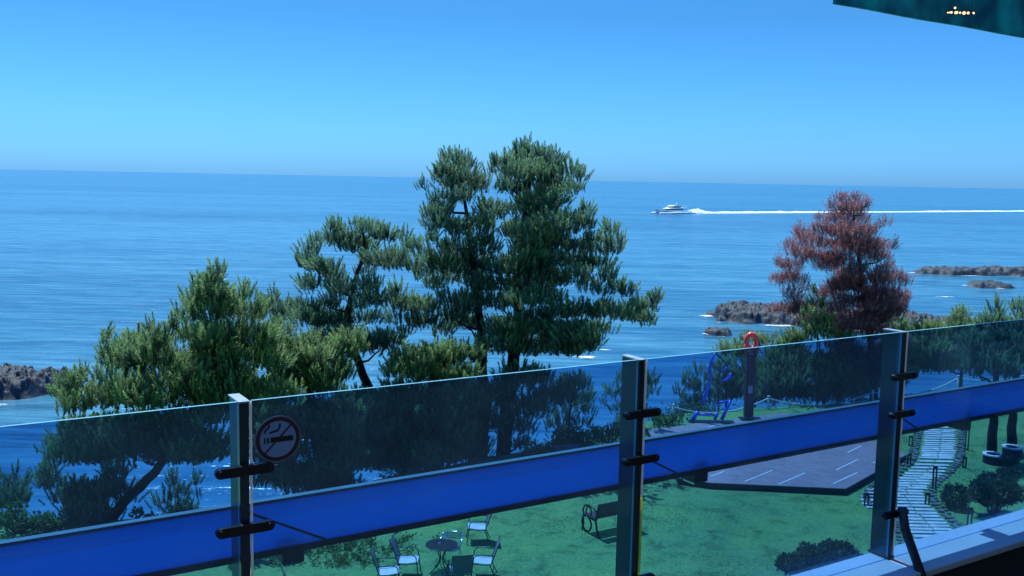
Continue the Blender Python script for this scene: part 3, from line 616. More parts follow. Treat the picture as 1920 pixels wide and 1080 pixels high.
# sculptures on the deck
MT['red'] = principled('red_painted_steel', (0.55, 0.05, 0.06), 0.35, 0, 0.1, 4)
MT['bluep'] = principled('blue_painted_tube', (0.02, 0.10, 0.75), 0.3, 0, 0.1, 4)
MT['darkred'] = principled('faded_dark_red', (.10, .02, .04), .5, 0, .25, 2.5); MT['refl'] = principled('pale_reflection', (.35, .38, .42), .5, 0, .1, 5)
def red_sculpture():
    b = gz(1407, 786, .22); Y = b.y; t = empty('ring_stand', b, label='tall dark red stand with a bright red ring shaped top', cat='stand')
    L = lambda px, py, o=0: at(px, py, Y+o)-b
    mb = MB(); pts = []
    for k in range(28):
        a = 2*math.pi*k/28; pts.append(L(1409+9.5*math.cos(a), 640-13*math.sin(a)))
    mb.tube(pts, .105, 10, closed=True); mb.build('head_ring', MT['red'], t)
    mb = MB()
    for s_ in (-1, 1): mb.tube([L(1409+s_*9.5, 640), L(1409+s_*10.5, 655), L(1408+s_*7.5, 668)], .09, 10)
    mb.build('neck', MT['red'], t)
    mb = MB(); A = L(1400, 664); B = L(1417, 664); D = L(1400, 781); mb.box((A.x, -.13, D.z), (B.x, .13, A.z)); bevel(mb.build('cabinet', MT['darkred'], t), .03, 3)
    mb = MB(); mb.box((A.x+.04, -.145, D.z+.15), (B.x-.04, -.132, A.z-.75)); mb.build('door', MT['darkred'], t)
    mb = MB(); mb.box((A.x+.10, -.152, A.z-1.62), (B.x-.10, -.146, A.z-1.30)); mb.build('reflection_patch', MT['refl'], t)  # pale patch painted in for a reflection over the stand
    mb = MB(); mb.box((-.45, -.3, 0), (.45, .3, .03)); mb.build('base_plate', MT['black'], t)
red_sculpture()
def blue_sculpture():
    b = gz(1335, 791, .22); Y = b.y; t = empty('tube_sculpture', b, label='blue bent tube figure on the deck left of the red stand', cat='sculpture')
    L = lambda px, py, o=0: at(px, py, Y+o)-b
    def part(nm, pts, r): 
        mb = MB(); mb.tube([L(*p) for p in pts], [q*.75 for q in r] if hasattr(r, '__len__') else r, 8); mb.build(nm, MT['bluep'], t)
    part('back_tube', [(1341,662),(1333,678),(1331,694),(1334,712),(1329,728),(1322,742),(1318,757)], [.05,.08,.09,.05,.08,.12,.08])
    part('front_foot', [(1309,771),(1303,780),(1296,792)], [.09,.12,.13])
    part('low_bar', [(1309,777),(1322,778),(1335,777)], .045)
    part('chest_tube', [(1353,714),(1362,712),(1369,706),(1371,699)], [.03,.09,.10,.05])
    part('shoulder_tube', [(1357,697),(1361,691),(1367,687)], [.08,.07,.04])
    part('hip_bar', [(1345,756),(1354,754),(1362,752)], .06)
    part('rear_leg', [(1370,751),(1362,768),(1353,787)], [.08,.09,.11])
    part('mid_leg', [(1346,774),(1343,780),(1340,787)], [.08,.10,.08])
    for pts in [[(1318,757),(1312,768),(1305,775)],[(1341,662),(1352,672),(1364,686)],[(1371,699),(1374,725),(1370,751)],[(1345,756),(1348,766),(1346,774)],[(1353,714),(1348,735),(1345,756)],[(1335,777),(1340,780)]]:
        mb = MB(); mb.tube([L(*p) for p in pts], .03, 6); mb.build('thin_tube', MT['black'], t)
    mb = MB(); mb.box((-1.0, -.25, 0), (.9, .25, .02)); mb.build('base_plate', MT['black'], t)
blue_sculpture()

# rope fence along the slope
MT['rope'] = principled('rope', (0.7, 0.72, 0.66), 0.8, 0, 0.1, 30)
def rope_fence():
    tops = [(1262,760,40.4),(1441,744,42.0),(1637,733,43.6),(1797,706,46.8),(1985,676,46)]
    p = [at(x, y, Y) for x, y, Y in tops]; b = Vector((p[1].x, p[1].y, gzf(p[1].x, p[1].y)))
    t = empty('rope_fence', b, label='white rope strung between slim posts along the edge behind the deck', cat='fence')
    for q in p:
        g = gzf(q.x, q.y); mb = MB(); mb.tube([(q.x-b.x, q.y-b.y, g-.05-b.z), (q.x-b.x, q.y-b.y, q.z-b.z)], .045, 10); mb.disc((q.x-b.x, q.y-b.y), .065, q.z-b.z, q.z-b.z+.05, 12); mb.build('post', MT['white'], t)
    for i in range(len(p)-1):
        mb = MB(); pts = []
        for k in range(17):
            s = k/16; v = p[i].lerp(p[i+1], s)-b; v.z -= .75*4*s*(1-s)*.6+.06; pts.append(v)
        mb.tube(pts, .030, 6); mb.build('rope', MT['rope'], t)
rope_fence()
# low grey stone under the hedge
mb = MB(); p = gz(1062, 858); mb.box((-.45, -.1, 0), (.45, .12, .42)); mb.box((-.5, -.13, .42), (.5, .15, .47))
o = bevel(mb.build('stone_block', principled('grey_stone', (.22, .23, .27), .8, 0, .2, 6, .4), label='low grey stone block at the foot of the hedge', cat='stone'), .015); o.location = p; o.rotation_euler[2] = .15

# ------------------------------------------------------------------ stone path
MT['slab'] = principled('pale_granite_slab', (0.50, 0.56, 0.56), 0.75, 0, 0.16, 2.5, 0.3)
MT['edging'] = principled('grey_edging_stone', (0.11, 0.13, 0.13), 0.85, 0, 0.35, 3.5, 0.5)
def path():
    k_ = 3.6; cl = [(742,40),(735,90),(722,200),(700,300),(628,385),(545,450),(498,520),(520,600),(600,690),(668,780),(700,860),(720,960)]
    pts = [gz(1560+x/k_, 780+y/k_) for x, y in cl]
    S = []
    for i in range(len(pts)-1):
        for k in range(8):
            t = k/8; p0 = pts[max(i-1, 0)]; p1 = pts[i]; p2 = pts[i+1]; p3 = pts[min(i+2, len(pts)-1)]
            S.append(0.5*((2*p1)+(p2-p0)*t+(2*p0-5*p1+4*p2-p3)*t*t+(3*p1-p0-3*p2+p3)*t**3))
    slab = MB(); edge = MB()
    # slabs laid in rows across the picture direction, two or three to a row, following the curve
    acc = 0; rows = [S[0]]
    for a, b in zip(S, S[1:]):
        acc += abs(b.y-a.y)
        if acc >= .235: rows.append(b); acc = 0
    def slab_at(x0, x1, y, dy, zt):
        j = lambda: random.uniform(-.012, .012)
        vs = [(x0+j(), y-dy+j()), (x1+j(), y-dy+j()), (x1+j(), y+dy+j()), (x0+j(), y+dy+j())]
        slab.prism(vs, -.02, zt+random.uniform(-.004, .006))
    for r_ in rows:
        hw = .62; spl = r_.x+random.uniform(-.06, .06)+.03
        slab_at(r_.x-hw+random.uniform(-.05, .05), spl-.022, r_.y, .092, .035)
        slab_at(spl+.022, r_.x+hw+random.uniform(-.05, .05), r_.y+random.uniform(-.03, .03), .092, .035)
    for k in range(6):                                  # side branch toward the deck
        r_ = gz(1560+300/k_, 780+(500+k*24)/k_); hw = [.30, .42, .5, .5, .45, .32][k]; slab_at(r_.x-hw, r_.x+.45, r_.y, .085, .035)
    for k in range(4):
        r_ = gz(1560+400/k_, 780+(470+k*32)/k_); slab_at(r_.x-.3, r_.x+.25, r_.y, .09, .035)
    def stones(line, r1=.11):
        a = 0
        for p, q in zip(line, line[1:]):
            a += (q-p).length
            if a > .24:
                a = 0; rr = r1*random.uniform(.8, 1.15); n = 7; ph = random.uniform(0, 6)
                edge.prism([(q.x+rr*math.cos(ph+2*math.pi*i/n)*random.uniform(.8, 1.1), q.y+rr*math.sin(ph+2*math.pi*i/n)*random.uniform(.8, 1.1)) for i in range(n)], -.02, random.uniform(.03, .07))
    for s in (-1, 1):
        L_ = []
        for i in range(len(S)):
            d = S[min(i+1, len(S)-1)]-S[max(i-1, 0)]; nrm = Vector((d.y, -d.x, 0)).normalized()
            xo = Vector((math.copysign(1, nrm.x), 0, 0)) if abs(nrm.x) > .2 else nrm
            L_.append(S[i]+Vector((s*.82, 0, 0)))
        stones(L_); stones([p+Vector((s*.17, .08, 0)) for p in L_], .075)
    loop = [gz(1560+x/k_, 780+y/k_) for x, y in [(420,440),(330,455),(270,475),(238,510),(228,550),(245,590),(290,620),(350,640),(420,650)]]
    fine = [a.lerp(b, t/6) for a, b in zip(loop, loop[1:]) for t in range(6)]; stones(fine); stones([p*1.0+Vector((.16, 0, 0)) for p in fine], .07)
    slab.build('path', MT['slab'], kind='structure'); edge.build('path_edging', MT['edging'], kind='structure')
path()

# bollard lights
def bollard(h):
    t = empty('bollard_light', (0, 0, 0)); mb = MB()
    for s in (-1, 1): mb.box((s*.055-.016, -.03, 0), (s*.055+.016, .03, h-.03))
    mb.box((-.071, -.03, h-.03), (.071, .03, h)); mb.box((-.039, -.028, .0), (.039, .028, .03)); mb.box((-.039, -.026, h-.075), (.039, .026, h-.03))
    bevel(mb.build('post_frame', MT['black'], t), .003)
    mb = MB(); mb.box((-.035, -.02, h-.082), (.035, .02, h-.0755)); mb.build('lamp', MT['white'], t)
    return t
tall = bollard(.82); short = bollard(.40)
bl = [(1751,919,1,'tall black bollard light in the middle of the stone path bend'),(1816,1003,1,'tall black bollard light in front of the clipped shrubs'),(1649,884,1,'tall black bollard light at the right corner of the deck'),
      (1812,843,1,'tall black bollard light at the far top end of the path'),(1624,948,0,'short black bollard light beside the looping left end of the path'),(1738,947,0,'short black bollard light right of the path below the tall one'),
      (1808,877,0,'short black bollard light right of the straight part of the path'),(1704,872,0,'short black bollard light left of the path beside the right rail post'),(1707,836,0,'short black bollard light farthest left of the path top')]
used = {0: False, 1: False}
for px, py, k, lab in bl:
    src = tall if k else short; o = src if not used[k] else copy_tree(src); used[k] = True
    o.location = gz(px, py); o.rotation_euler[2] = random.uniform(-.2, .2); tag(o, lab, 'bollard light', 'bollard lights along the stone path')
# white topped tree bases
MT['conc'] = principled('shaded_concrete', (.03, .035, .04), .85, 0, .2, 4, .3)  # near-black side of the bases: its shade is painted into the colour
for (px, py, lab) in [(1861, 868, 'white topped round base at the left garden pine'), (1897, 854, 'white topped round base at the right garden pine')]:
    p = gz(px, py); t = empty('tree_base', p, label=lab, cat='tree base', group='white topped bases of the garden pines')
    mb = MB()
    def ring(r0, r1, z0, z1):
        n = 28; vs = []
        for z in (z0, z1):
            for r in (r0, r1): vs += [(r*math.cos(2*math.pi*k/n), r*math.sin(2*math.pi*k/n), z) for k in range(n)]
        fs = []
        for k in range(n):
            l = (k+1) % n; fs += [(2*n+k, 3*n+k, 3*n+l, 2*n+l), (n+k, n+l, 3*n+l, 3*n+k), (k, 2*n+k, 2*n+l, l)]
        return vs, fs
    mb.add(*ring(.24, .34, 0, .30)); mb.build('base_ring', MT['conc'], t)
    mb = MB(); mb.add(*ring(.24, .36, .302, .35)); mb.build('white_top', MT['white'], t)

# ------------------------------------------------------------------ garden furniture
MT['sling'] = principled('pale_sling_fabric', (0.50, 0.56, 0.62), 0.7, 0, 0.08, 30)
MT['slingback'] = principled('grey_sling_fabric', (0.16, 0.18, 0.20), 0.75, 0, 0.1, 30)
MT['frame'] = principled('dark_frame', (0.05, 0.06, 0.07), 0.35, 0.6, 0.1, 20)
def chair(back='slingback'):
    t = empty('garden_chair', (0, 0, 0))
    def sheet(nm, prof, mat, hw=.235, th=.012):
        mb = MB(); n = len(prof)
        vs = [(x, s*hw, z+dz) for dz in (0, th) for s in (-1, 1) for x, z in prof]; fs = []
        for i in range(n-1): fs += [(i, i+1, n+i+1, n+i), (2*n+i, 3*n+i, 3*n+i+1, 2*n+i+1), (i, 2*n+i, 2*n+i+1, i+1), (n+i, n+i+1, 3*n+i+1, 3*n+i)]
        fs += [(0, n, 3*n, 2*n), (n-1, 3*n-1, 4*n-1, 2*n-1)]
        mb.add(vs, fs, smooth=False); mb.build(nm, MT[mat], t)
    sheet('seat', [(.26, .43), (.2, .435), (.0, .405), (-.17, .40), (-.215, .41)], 'sling')
    sheet('backrest', [(-.225, .42), (-.27, .55), (-.33, .75), (-.375, .88), (-.41, .94)], back)
    for s in (-1, 1):
        mb = MB(); y = s*.255
        mb.tube([(.30, y, 0), (.27, y, .2), (.245, y, .40), (.22, y, .58), (.15, y, .64), (-.1, y, .645), (-.30, y, .62)], .014, 7)
        mb.tube([(.27, y, .42), (0, y, .395), (-.2, y, .40), (-.27, y, .55), (-.335, y, .76), (-.42, y, .96)], .014, 7)
        mb.tube([(-.18, y, .40), (-.26, y, .2), (-.36, y, 0)], .014, 7); mb.build('side_frame', MT['frame'], t)
    for x, z in ((.262, .41), (-.2, .385), (-.42, .955), (-.265, .18)):
        mb = MB(); mb.tube([(x, -.255, z), (x, .255, z)], .011, 6); mb.build('crossbar', MT['frame'], t)
    return t
ch = chair()
spots = [(905,1080,180,'sling garden chair right of the round table, facing left'),(765,1079,0,'sling garden chair left of the round table, facing right'),(728,1101,8,'sling garden chair at the lower left of the group'),
         (862,1100,102,'sling garden chair with its grey back to the viewer'),(895,1014,184,'sling garden chair farthest back, just under the blue strip'),(565,1140,20,'sling garden chair of which only the pale top shows at the bottom left')]
for i, (px, py, a, lab) in enumerate(spots):
    o = ch if i == 0 else copy_tree(ch); o.location = gz(px, py); o.rotation_euler[2] = math.radians(a); tag(o, lab, 'garden chair', 'sling chairs round the garden table')
def table():
    b = gz(828, 1071); t = empty('round_table', b, label='round glass topped garden table between the chairs', cat='table')
    mb = MB(); mb.disc((0, 0), .40, .70, .712, 40); mb.build('tabletop', MT['tabletop'], t)
    mb = MB(); mb.tube([(.405*math.cos(2*math.pi*k/40), .405*math.sin(2*math.pi*k/40), .706) for k in range(40)], .014, 7, closed=True); mb.build('rim', MT['frame'], t)
    for k in range(4):
        a = .6+k*math.pi/2; c, s = math.cos(a), math.sin(a); mb = MB()
        mb.tube([(.30*c, .30*s, .69), (.12*c, .12*s, .55), (.05*c, .05*s, .36), (.10*c, .10*s, .2), (.26*c, .26*s, .07), (.36*c, .36*s, .01)], .015, 7); mb.build('leg', MT['frame'], t)
    mb = MB(); mb.tube([(.06*math.cos(2*math.pi*k/16), .06*math.sin(2*math.pi*k/16), .36) for k in range(16)], .01, 6, closed=True); mb.build('leg_ring', MT['frame'], t)
table()
o = MB(); o.disc((0, 0), .045, 0, .02, 16); o.tube([(0, 0, .02), (0, 0, .05)], .03, 12)
p = gz(823, 1071); ob = o.build('ashtray', MT['chrome'], label='small shiny ashtray on the round table', cat='ashtray'); ob.location = (p.x, p.y+.02, .713)
def tub_chair():
    b = gz(846, 1058); t = empty('metal_chair', b, math.radians(-100), label='shiny aluminium tub chair behind the round table', cat='chair')
    mb = MB(); mb.disc((.02, 0), .22, .43, .445, 28); mb.build('seat', MT['chrome'], t)
    mb = MB(); A = [math.radians(a) for a in range(100, 261, 10)]
    for z0, z1 in ((.60, .645), (.66, .705), (.72, .765)):
        for a, b2 in zip(A, A[1:]):
            v = [(.27*math.cos(q), .27*math.sin(q), z) for z in (z0, z1) for q in (a, b2)]+[(.262*math.cos(q), .262*math.sin(q), z) for z in (z0, z1) for q in (a, b2)]
            mb.add(v, [(0, 1, 3, 2), (5, 4, 6, 7), (2, 3, 7, 6), (1, 0, 4, 5)])
    mb.build('backrest', MT['chrome'], t)
    for s in (-1, 1):
        mb = MB(); mb.tube([(.22, s*.22, 0), (.22, s*.25, .4), (.20, s*.27, .62), (.05, s*.28, .66), (-.06, s*.27, .78)], .014, 8); mb.tube([(-.2, s*.2, 0), (-.18, s*.2, .43), (-.2, s*.18, .77)], .013, 8)
        mb.build('side_frame', MT['chrome'], t)
    mb = MB(); mb.tube([(-.06, .27, .78)]+[(.275*math.cos(q), .275*math.sin(q), .785) for q in A[1:-1]]+[(-.06, -.27, .78)], .015, 8); mb.build('back_tube', MT['chrome'], t)
tub_chair()
def bench():
    MT['benchwood'] = principled('dark_bench_slats', (.07, .05, .05), .6, 0, .3, 8)
    b = gz(1147, 995); t = empty('park_bench', b, math.radians(31), label='park bench with round wheel arms facing the sea on the lawn', cat='bench')
    # local: x along the bench, y is the way it faces
    for s in (-1, 1):
        x = s*.62; mb = MB()
        mb.tube([(x, .25+.20*math.cos(2*math.pi*k/20), .22+.20*math.sin(2*math.pi*k/20)) for k in range(20)], .024, 7, closed=True)
        mb.tube([(x, -.30, 0), (x, -.20, .2), (x, -.14, .40), (x, -.24, .62), (x, -.30, .84)], .027, 7)
        mb.tube([(x, -.14, .40), (x, .3, .43)], .024, 7); mb.tube([(x, .44, 0), (x, .38, .2), (x, .40, .42)], .024, 7)
        mb.tube([(x, -.22, .60), (x, -.05, .70), (x, .18, .72), (x, .36, .66), (x, .42, .52), (x, .36, .42)], .024, 7)
        mb.tube([(x, .17+.12*math.cos(2*math.pi*k/16), .56+.12*math.sin(2*math.pi*k/16)) for k in range(16)], .019, 6, closed=True)
        mb.build('end_frame', MT['black'], t)
    mb = MB()
    for k in range(5): mb.box((-.66, -.12+k*.095, .445), (.66, -.045+k*.095, .47))
    mb.build('seat', MT['benchwood'], t)
    mb = MB()
    for k in range(5):
        z = .50+k*.078; y = -.165-(z-.40)*.30; mb.box((-.66, y, z), (.66, y+.022, z+.072))
    mb.build('backrest', MT['benchwood'], t)
    t.scale = (1.12, 1.12, 1.12)
bench()

# ------------------------------------------------------------------ glass railing on the terrace
ZT = CAM_Z-.67
Lp = gz(466, 752, ZT); Rp = gz(1701, 622, ZT); Mp = gz(1219, 676, ZT)
U = (Rp-Lp); U.z = 0; SPAN = U.length/2; U.normalize(); NV = Vector((-U.y, U.x, 0))     # NV points out to sea
RM = Matrix.Translation(Vector((Lp.x, Lp.y, 0))) @ Matrix((U, NV, Vector((0, 0, 1)))).transposed().to_4x4()
def hit(px, py, off=0.0):                 # local (s, z) on the railing plane
    d = ray(px, py); P0 = Vector((Lp.x, Lp.y, 0))+NV*off; k = (P0-O).dot(NV)/d.dot(NV); p = O+d*k
    return (p-P0).dot(U), p.z
SM = (Mp-Lp).dot(U)
BASE = CAM_Z-1.76
rail = empty('glass_railing', (Lp.x, Lp.y, BASE), math.atan2(U.y, U.x), label='tinted glass railing with steel posts and a bright blue strip', cat='railing')
MT['cap'] = principled('brushed_cap', (.24, .34, .42), .45, .3, .1, 20)
posts = [-SPAN, 0, SM, 2*SPAN, 3*SPAN, 4*SPAN]
MT['gaplight'] = foliage_mat('yellow_gap_light', (.85, .95, .25), (.85, .95, .25), .6)  # light in the gap beside the post, painted as a yellow strip
MT['glint'] = foliage_mat('pale_edge_glint', (.85, .9, .95), (.85, .9, .95), .6)  # pale strip painting the sun's glint on the glass edge
for i, s in enumerate(posts):
    mb = MB(); mb.box((s-.028, 0, 0), (s, .106, ZT-BASE-.005)); mb.box((s-.037, -.005, 0), (s+.009, .112, .012))
    p = bevel(mb.build('post', MT['steel'], rail), .002)
    mb = MB(); mb.box((s-.031, -.004, ZT-BASE-.004), (s+.003, .110, ZT-BASE+.001)); mb.build('post_cap', MT['cap'], p)
    for k, drop in enumerate((.875, 1.055, 1.535)):
        z = CAM_Z-drop-BASE; mb = MB(); n = 12; hw = .088; r = .0155
        out = [(s-.018+hw-r+r*math.cos(a), r*math.sin(a)) for a in [math.pi*(j/n-.5) for j in range(n+1)]]+[(s-.018-hw+r-r*math.cos(a), -r*math.sin(a)) for a in [math.pi*(j/n-.5) for j in range(n+1)]]
        vs = [(x, -.024, z+y) for x, y in out]+[(x, -.004, z+y) for x, y in out]; m = len(out)
        mb.add(vs, [tuple(range(m)), tuple(range(2*m-1, m-1, -1))]+[(j, m+j, m+(j+1) % m, (j+1) % m) for j in range(m)])
        for sx in (-1, 1):
            cx_ = s-.018+sx*(hw-r); mb.add([(cx_+.011*math.cos(2*math.pi*j/12), y_, z+.011*math.sin(2*math.pi*j/12)) for y_ in (-.029, -.024) for j in range(12)], [tuple(range(12))]+[(j, j+12, (j+1) % 12+12, (j+1) % 12) for j in range(12)])
        bevel(mb.build('clamp', MT['black'], p), .002)
for i in range(len(posts)-1):
    a = posts[i]+.010; b2 = posts[i+1]-.032; z0 = -.001; z1 = ZT-BASE
    mb = MB(); x0, x1, y0, y1 = a, b2, .002, .012
    vs = [(x0,y0,z0),(x1,y0,z0),(x1,y1,z0),(x0,y1,z0),(x0,y0,z1),(x1,y0,z1),(x1,y1,z1),(x0,y1,z1)]
    mb.add(vs, [(0,1,5,4),(2,3,7,6),(0,3,2,1)], 0); mb.add(vs, [(4,5,6,7),(1,2,6,5),(3,0,4,7)], 1)
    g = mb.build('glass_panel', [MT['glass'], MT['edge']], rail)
    mb = MB(); mb.box((a-.0055, -.001, z0+(.55 if i == 2 else 0)), (a-.001, .010, z1-.003)); mb.build('edge_glint', MT['glint'], g)
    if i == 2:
        mb = MB(); mb.box((a-.008, -.003, z0), (a-.001, .010, z0+.548)); mb.build('edge_glint', MT['gaplight'], g, label='yellow green lit gap painted at the glass edge')
# blue strip
zt = CAM_Z-1.036-BASE; zb = CAM_Z-1.188-BASE; s0 = -SPAN; s1 = 4*SPAN
mb = MB(); mb.box((s0, .120, zb), (s1, .138, zt)); strip = mb.build('blue_strip', MT['blue'], rail)
MT['trimt'] = principled('teal_trim', (.10, .2, .22), .4, .2, .1, 10)
mb = MB(); mb.box((s0, .116, zt+.001), (s1, .142, zt+.011)); mb.build('top_trim', MT['trimt'], strip)
mb = MB(); mb.box((s0, .114, zb-.021), (s1, .144, zb-.001)); mb.build('bottom_trim', MT['black'], strip)
for s in posts[:-1]:
    mb = MB(); z_ = zt-.004; ln = .28
    mb.add([(s+.01, .113, z_), (s+.01, .113, z_-.008), (s+ln, .113, zb+.006), (s+ln, .113, zb-.002), (s+.01, .119, z_), (s+.01, .119, z_-.008), (s+ln, .119, zb+.006), (s+ln, .119, zb-.002)],
           [(0, 1, 3, 2), (4, 6, 7, 5), (0, 2, 6, 4), (1, 5, 7, 3), (0, 4, 5, 1), (2, 3, 7, 6)]); mb.build('diagonal_bar', MT['black'], strip)
MT['wavy_line'] = principled('pale_line', (.75, .9, 1.0), .5, 0, .05, 10)  # thin pale wavy line drawn along the blue strip
mb = MB()
for s in posts[:-1]:
    pts = []
    for k in range(28):
        t = k/27; sag = [0.05, .10, .17, .42, .62, .76, .86, .78, .72, .74]; q = t*(len(sag)-1); a = int(min(q, len(sag)-2)); v = sag[a]+(sag[a+1]-sag[a])*(q-a)
        pts.append((s+.12+t*1.12, .1185, zb+(zt-zb)*v))
    mb.tube(pts, .0014, 5)
    for k in (2, 19): x, y, z = pts[k]; mb.tube([(x-.003, y-.001, z), (x+.003, y-.001, z)], .0028, 6)
mb.build('wavy_line', MT['wavy_line'], strip)
# brace of the right post
MT['brace'] = principled('brace_steel', (.03, .04, .055), .35, .5, .1, 20)
for s in (posts[3], ):
    mb = MB(); z = CAM_Z-1.52-BASE; mb.tube([(s-.0, -.035, z+.02), (s+.0, -.06, z-.08), (s-.05, -.46, -.50)], .0215, 14)
    mb.build('brace', MT['brace'], rail)
# no smoking sign
def sign():
    s, z = hit(521, 823, -.003); t = empty('no_smoking_sign', Vector(RM @ Vector((s, -.003, z))), math.atan2(U.y, U.x), label='round no smoking sign on the glass beside the nearest post', cat='sign')
    MT['sface'] = tinted_glass('sign_face', (.35, .42, .5), .3, .9, (.34, .39, .50)); MT['sred'] = principled('dark_red_print', (.050, .012, .026), .5, 0, .1, 10); MT['sblk'] = principled('sign_black', (.006, .007, .012), .5, 0, .1, 10)
    MT['srim'] = principled('sign_rim', (.15, .18, .24), .4, 0, .1, 10)
    R_ = .0715; n = 56
    def plate(nm, mat, polys, y0, y1):
        mb = MB()
        for po in polys:
            m = len(po); vs = [(x, y0, z) for x, z in po]+[(x, y1, z) for x, z in po]
            mb.add(vs, [tuple(range(m)), tuple(range(2*m-1, m-1, -1))]+[(j, m+j, m+(j+1) % m, (j+1) % m) for j in range(m)])
        return mb.build(nm, mat, t)
    sx, sz = -.062, -.082; plate('holder_edge', MT['srim'], [[(sx, sz), (sx+.062, sz), (sx+.062, sz+.003), (sx, sz+.003)]], -.002, .0008)
    circ = lambda r: [(r*math.cos(2*math.pi*k/n), r*math.sin(2*math.pi*k/n)) for k in range(n)]
    def ringp(r0, r1):
        a = circ(r0); b = circ(r1); return [[b[k], b[(k+1) % n], a[(k+1) % n], a[k]] for k in range(n)]
    plate('face', MT['sface'], [circ(R_*.93)], -.0005, .0010)
    plate('outer_rim', MT['srim'], ringp(R_*.945, R_), -.0016, .0008)
    plate('red_ring', MT['sred'], ringp(R_*.79, R_*.942), -.0018, -.0006)
    def bar(x0, z0, x1, z1, w_):
        d = Vector((x1-x0, z1-z0)).normalized(); e = Vector((-d.y, d.x))*w_/2
        return [(x0-e.x, z0-e.y), (x1-e.x, z1-e.y), (x1+e.x, z1+e.y), (x0+e.x, z0+e.y)]
    q = R_/47
    plate('cigarette', MT['sblk'], [[(-28*q, -7*q), (-25*q, -7*q), (-25*q, 5*q), (-28*q, 5*q)], [(-22*q, -6*q), (-18*q, -6*q), (-18*q, 5*q), (-22*q, 5*q)], [(-15*q, -6*q), (31*q, -6*q), (31*q, 4.5*q), (-15*q, 4.5*q)]], -.0016, -.0006)
    smoke = lambda pts: [bar(*a, *b, 3.6*q) for a, b in zip(pts, pts[1:])]
    s1_ = [(-27*q, 14*q), (-25*q, 20*q), (-19*q, 25*q), (-17*q, 31*q)]; s2_ = [(-17*q, 14*q), (-8*q, 16*q), (0, 18*q), (4*q, 24*q), (4*q, 31*q)]
    plate('smoke', MT['sblk'], smoke(s1_)+smoke(s2_), -.0016, -.0006)
    a = R_*.80/math.sqrt(2); plate('slash', MT['sred'], [bar(-a, -a, a, a, 3.4*q)], -.0024, -.0017)
sign()
# floodlights hanging under the strip
def floodlight():
    t = empty('floodlight', (0, 0, 0)); mb = MB()
    mb.box((-.03, 0, -.075), (.045, .09, -.022)); bevel(mb.build('housing', MT['black'], t), .004)
    mb = MB(); n = 20; vs = []
    for y_ in (.0, .085): vs += [(-.02+.06*math.cos(math.pi*k/n), y_, -.021+.06*math.sin(math.pi*k/n)) for k in range(n+1)]
    m = n+1; mb.add(vs, [tuple(range(m)), tuple(range(2*m-1, m-1, -1))]+[(k, m+k, m+k+1, k+1) for k in range(n)]+[(n, m+n, m, 0)]); mb.build('hood', MT['black'], t)
    mb = MB(); mb.box((-.024, .01, -.082), (.038, .08, -.0755)); mb.build('lens', MT['chrome'], t)
    return t
fl = floodlight()
for i, (px, lab) in enumerate([(545, 'black floodlight under the blue strip near the nearest post'), (1312, 'black floodlight under the blue strip right of the middle post'), (1803, 'black floodlight under the blue strip right of the right post')]):
    o = fl if i == 0 else copy_tree(fl); s, _ = hit(px, 900, .15); o.location = RM @ Vector((s, .147, BASE+zb)); o.rotation_euler[2] = math.atan2(U.y, U.x)
    tag(o, lab, 'floodlight', 'floodlights under the blue strip')

# ------------------------------------------------------------------ terrace parapet and floor
MT['coping'] = principled('pale_coping', (.40, .47, .55), .6, 0, .06, 3, .1); MT['wall'] = principled('building_wall', (.018, .02, .026), .8, 0, .1, 2)  # near-black wall has the shade below the coping in its colour
pr = empty('parapet', (Lp.x, Lp.y, BASE), math.atan2(U.y, U.x), label='pale coping of the low wall under the glass railing', cat='wall')
mb = MB(); mb.box((-4, -.177, -.035), (9, .10, -.002)); bevel(mb.build('coping', MT['coping'], pr), .006)
mb = MB(); mb.box((-4, -.150, -BASE-.3), (9, .08, -.037)); mb.build('wall', MT['wall'], pr)
bd = empty('building', tuple(RM @ Vector((0, -3.6, -BASE+0))+Vector((0, 0, 0)))[:2]+(0,), math.atan2(U.y, U.x), label='building wall with dark windows behind the terrace', cat='building')
MT['bwall'] = principled('rendered_wall', (.10, .11, .12), .8, 0, .1, 1.5); MT['dglass'] = principled('dark_window_glass', (.01, .015, .02), .08, 0, .1, 1)
mb = MB(); mb.box((-9, -6, 0), (12, 0, CAM_Z+7)); mb.build('wall', MT['bwall'], bd)
for k in range(7):
    mb = MB(); x = -8.2+k*2.8; mb.box((x, .002, CAM_Z-1.7), (x+2.5, .03, CAM_Z+1.4)); mb.build('window', MT['dglass'], bd)
MT['floor'] = principled('shaded_terrace_boards', (.018, .02, .026), .6, 0, .3, 6)  # near-black colour holds the shade lying on the floor
mb = MB(); mb.box((-4, -6, -.66), (9, -.153, -.60)); fl_ = mb.build('terrace_floor', MT['floor'], kind='structure'); fl_.matrix_world = Matrix.Translation((0, 0, BASE)) @ RM

# ------------------------------------------------------------------ awning over the terrace corner
def awn_mat():
    m = principled('teal_awning', (0.0, 0.16, 0.26), .6, 0, .3, 5.0, 0, col2=(.02, .40, .48)); t = m.node_tree; b = t.nodes['Principled BSDF']
    tr = t.nodes.new('ShaderNodeBsdfTranslucent'); mx = t.nodes.new('ShaderNodeMixShader'); mx.inputs[0].default_value = .5
    t.links.new(b.inputs['Base Color'].links[0].from_socket, tr.inputs[0]); t.links.new(b.outputs[0], mx.inputs[1]); t.links.new(tr.outputs[0], mx.inputs[2])
    t.links.new(mx.outputs[0], t.nodes['Material Output'].inputs[0]); return m
def awning_material():
    return awn_mat()
    m = principled('teal_awning', (0.004, 0.09, 0.15), .5, 0, .3, 3.5, .1, col2=(.02, .16, .22)); return m
MT['awning'] = awning_material()
A0 = gz(1566, 8, CAM_Z+1.0) if False else None
def awn_pt(px, py, dz): d = ray(px, py); return O+d*(dz/d.z)
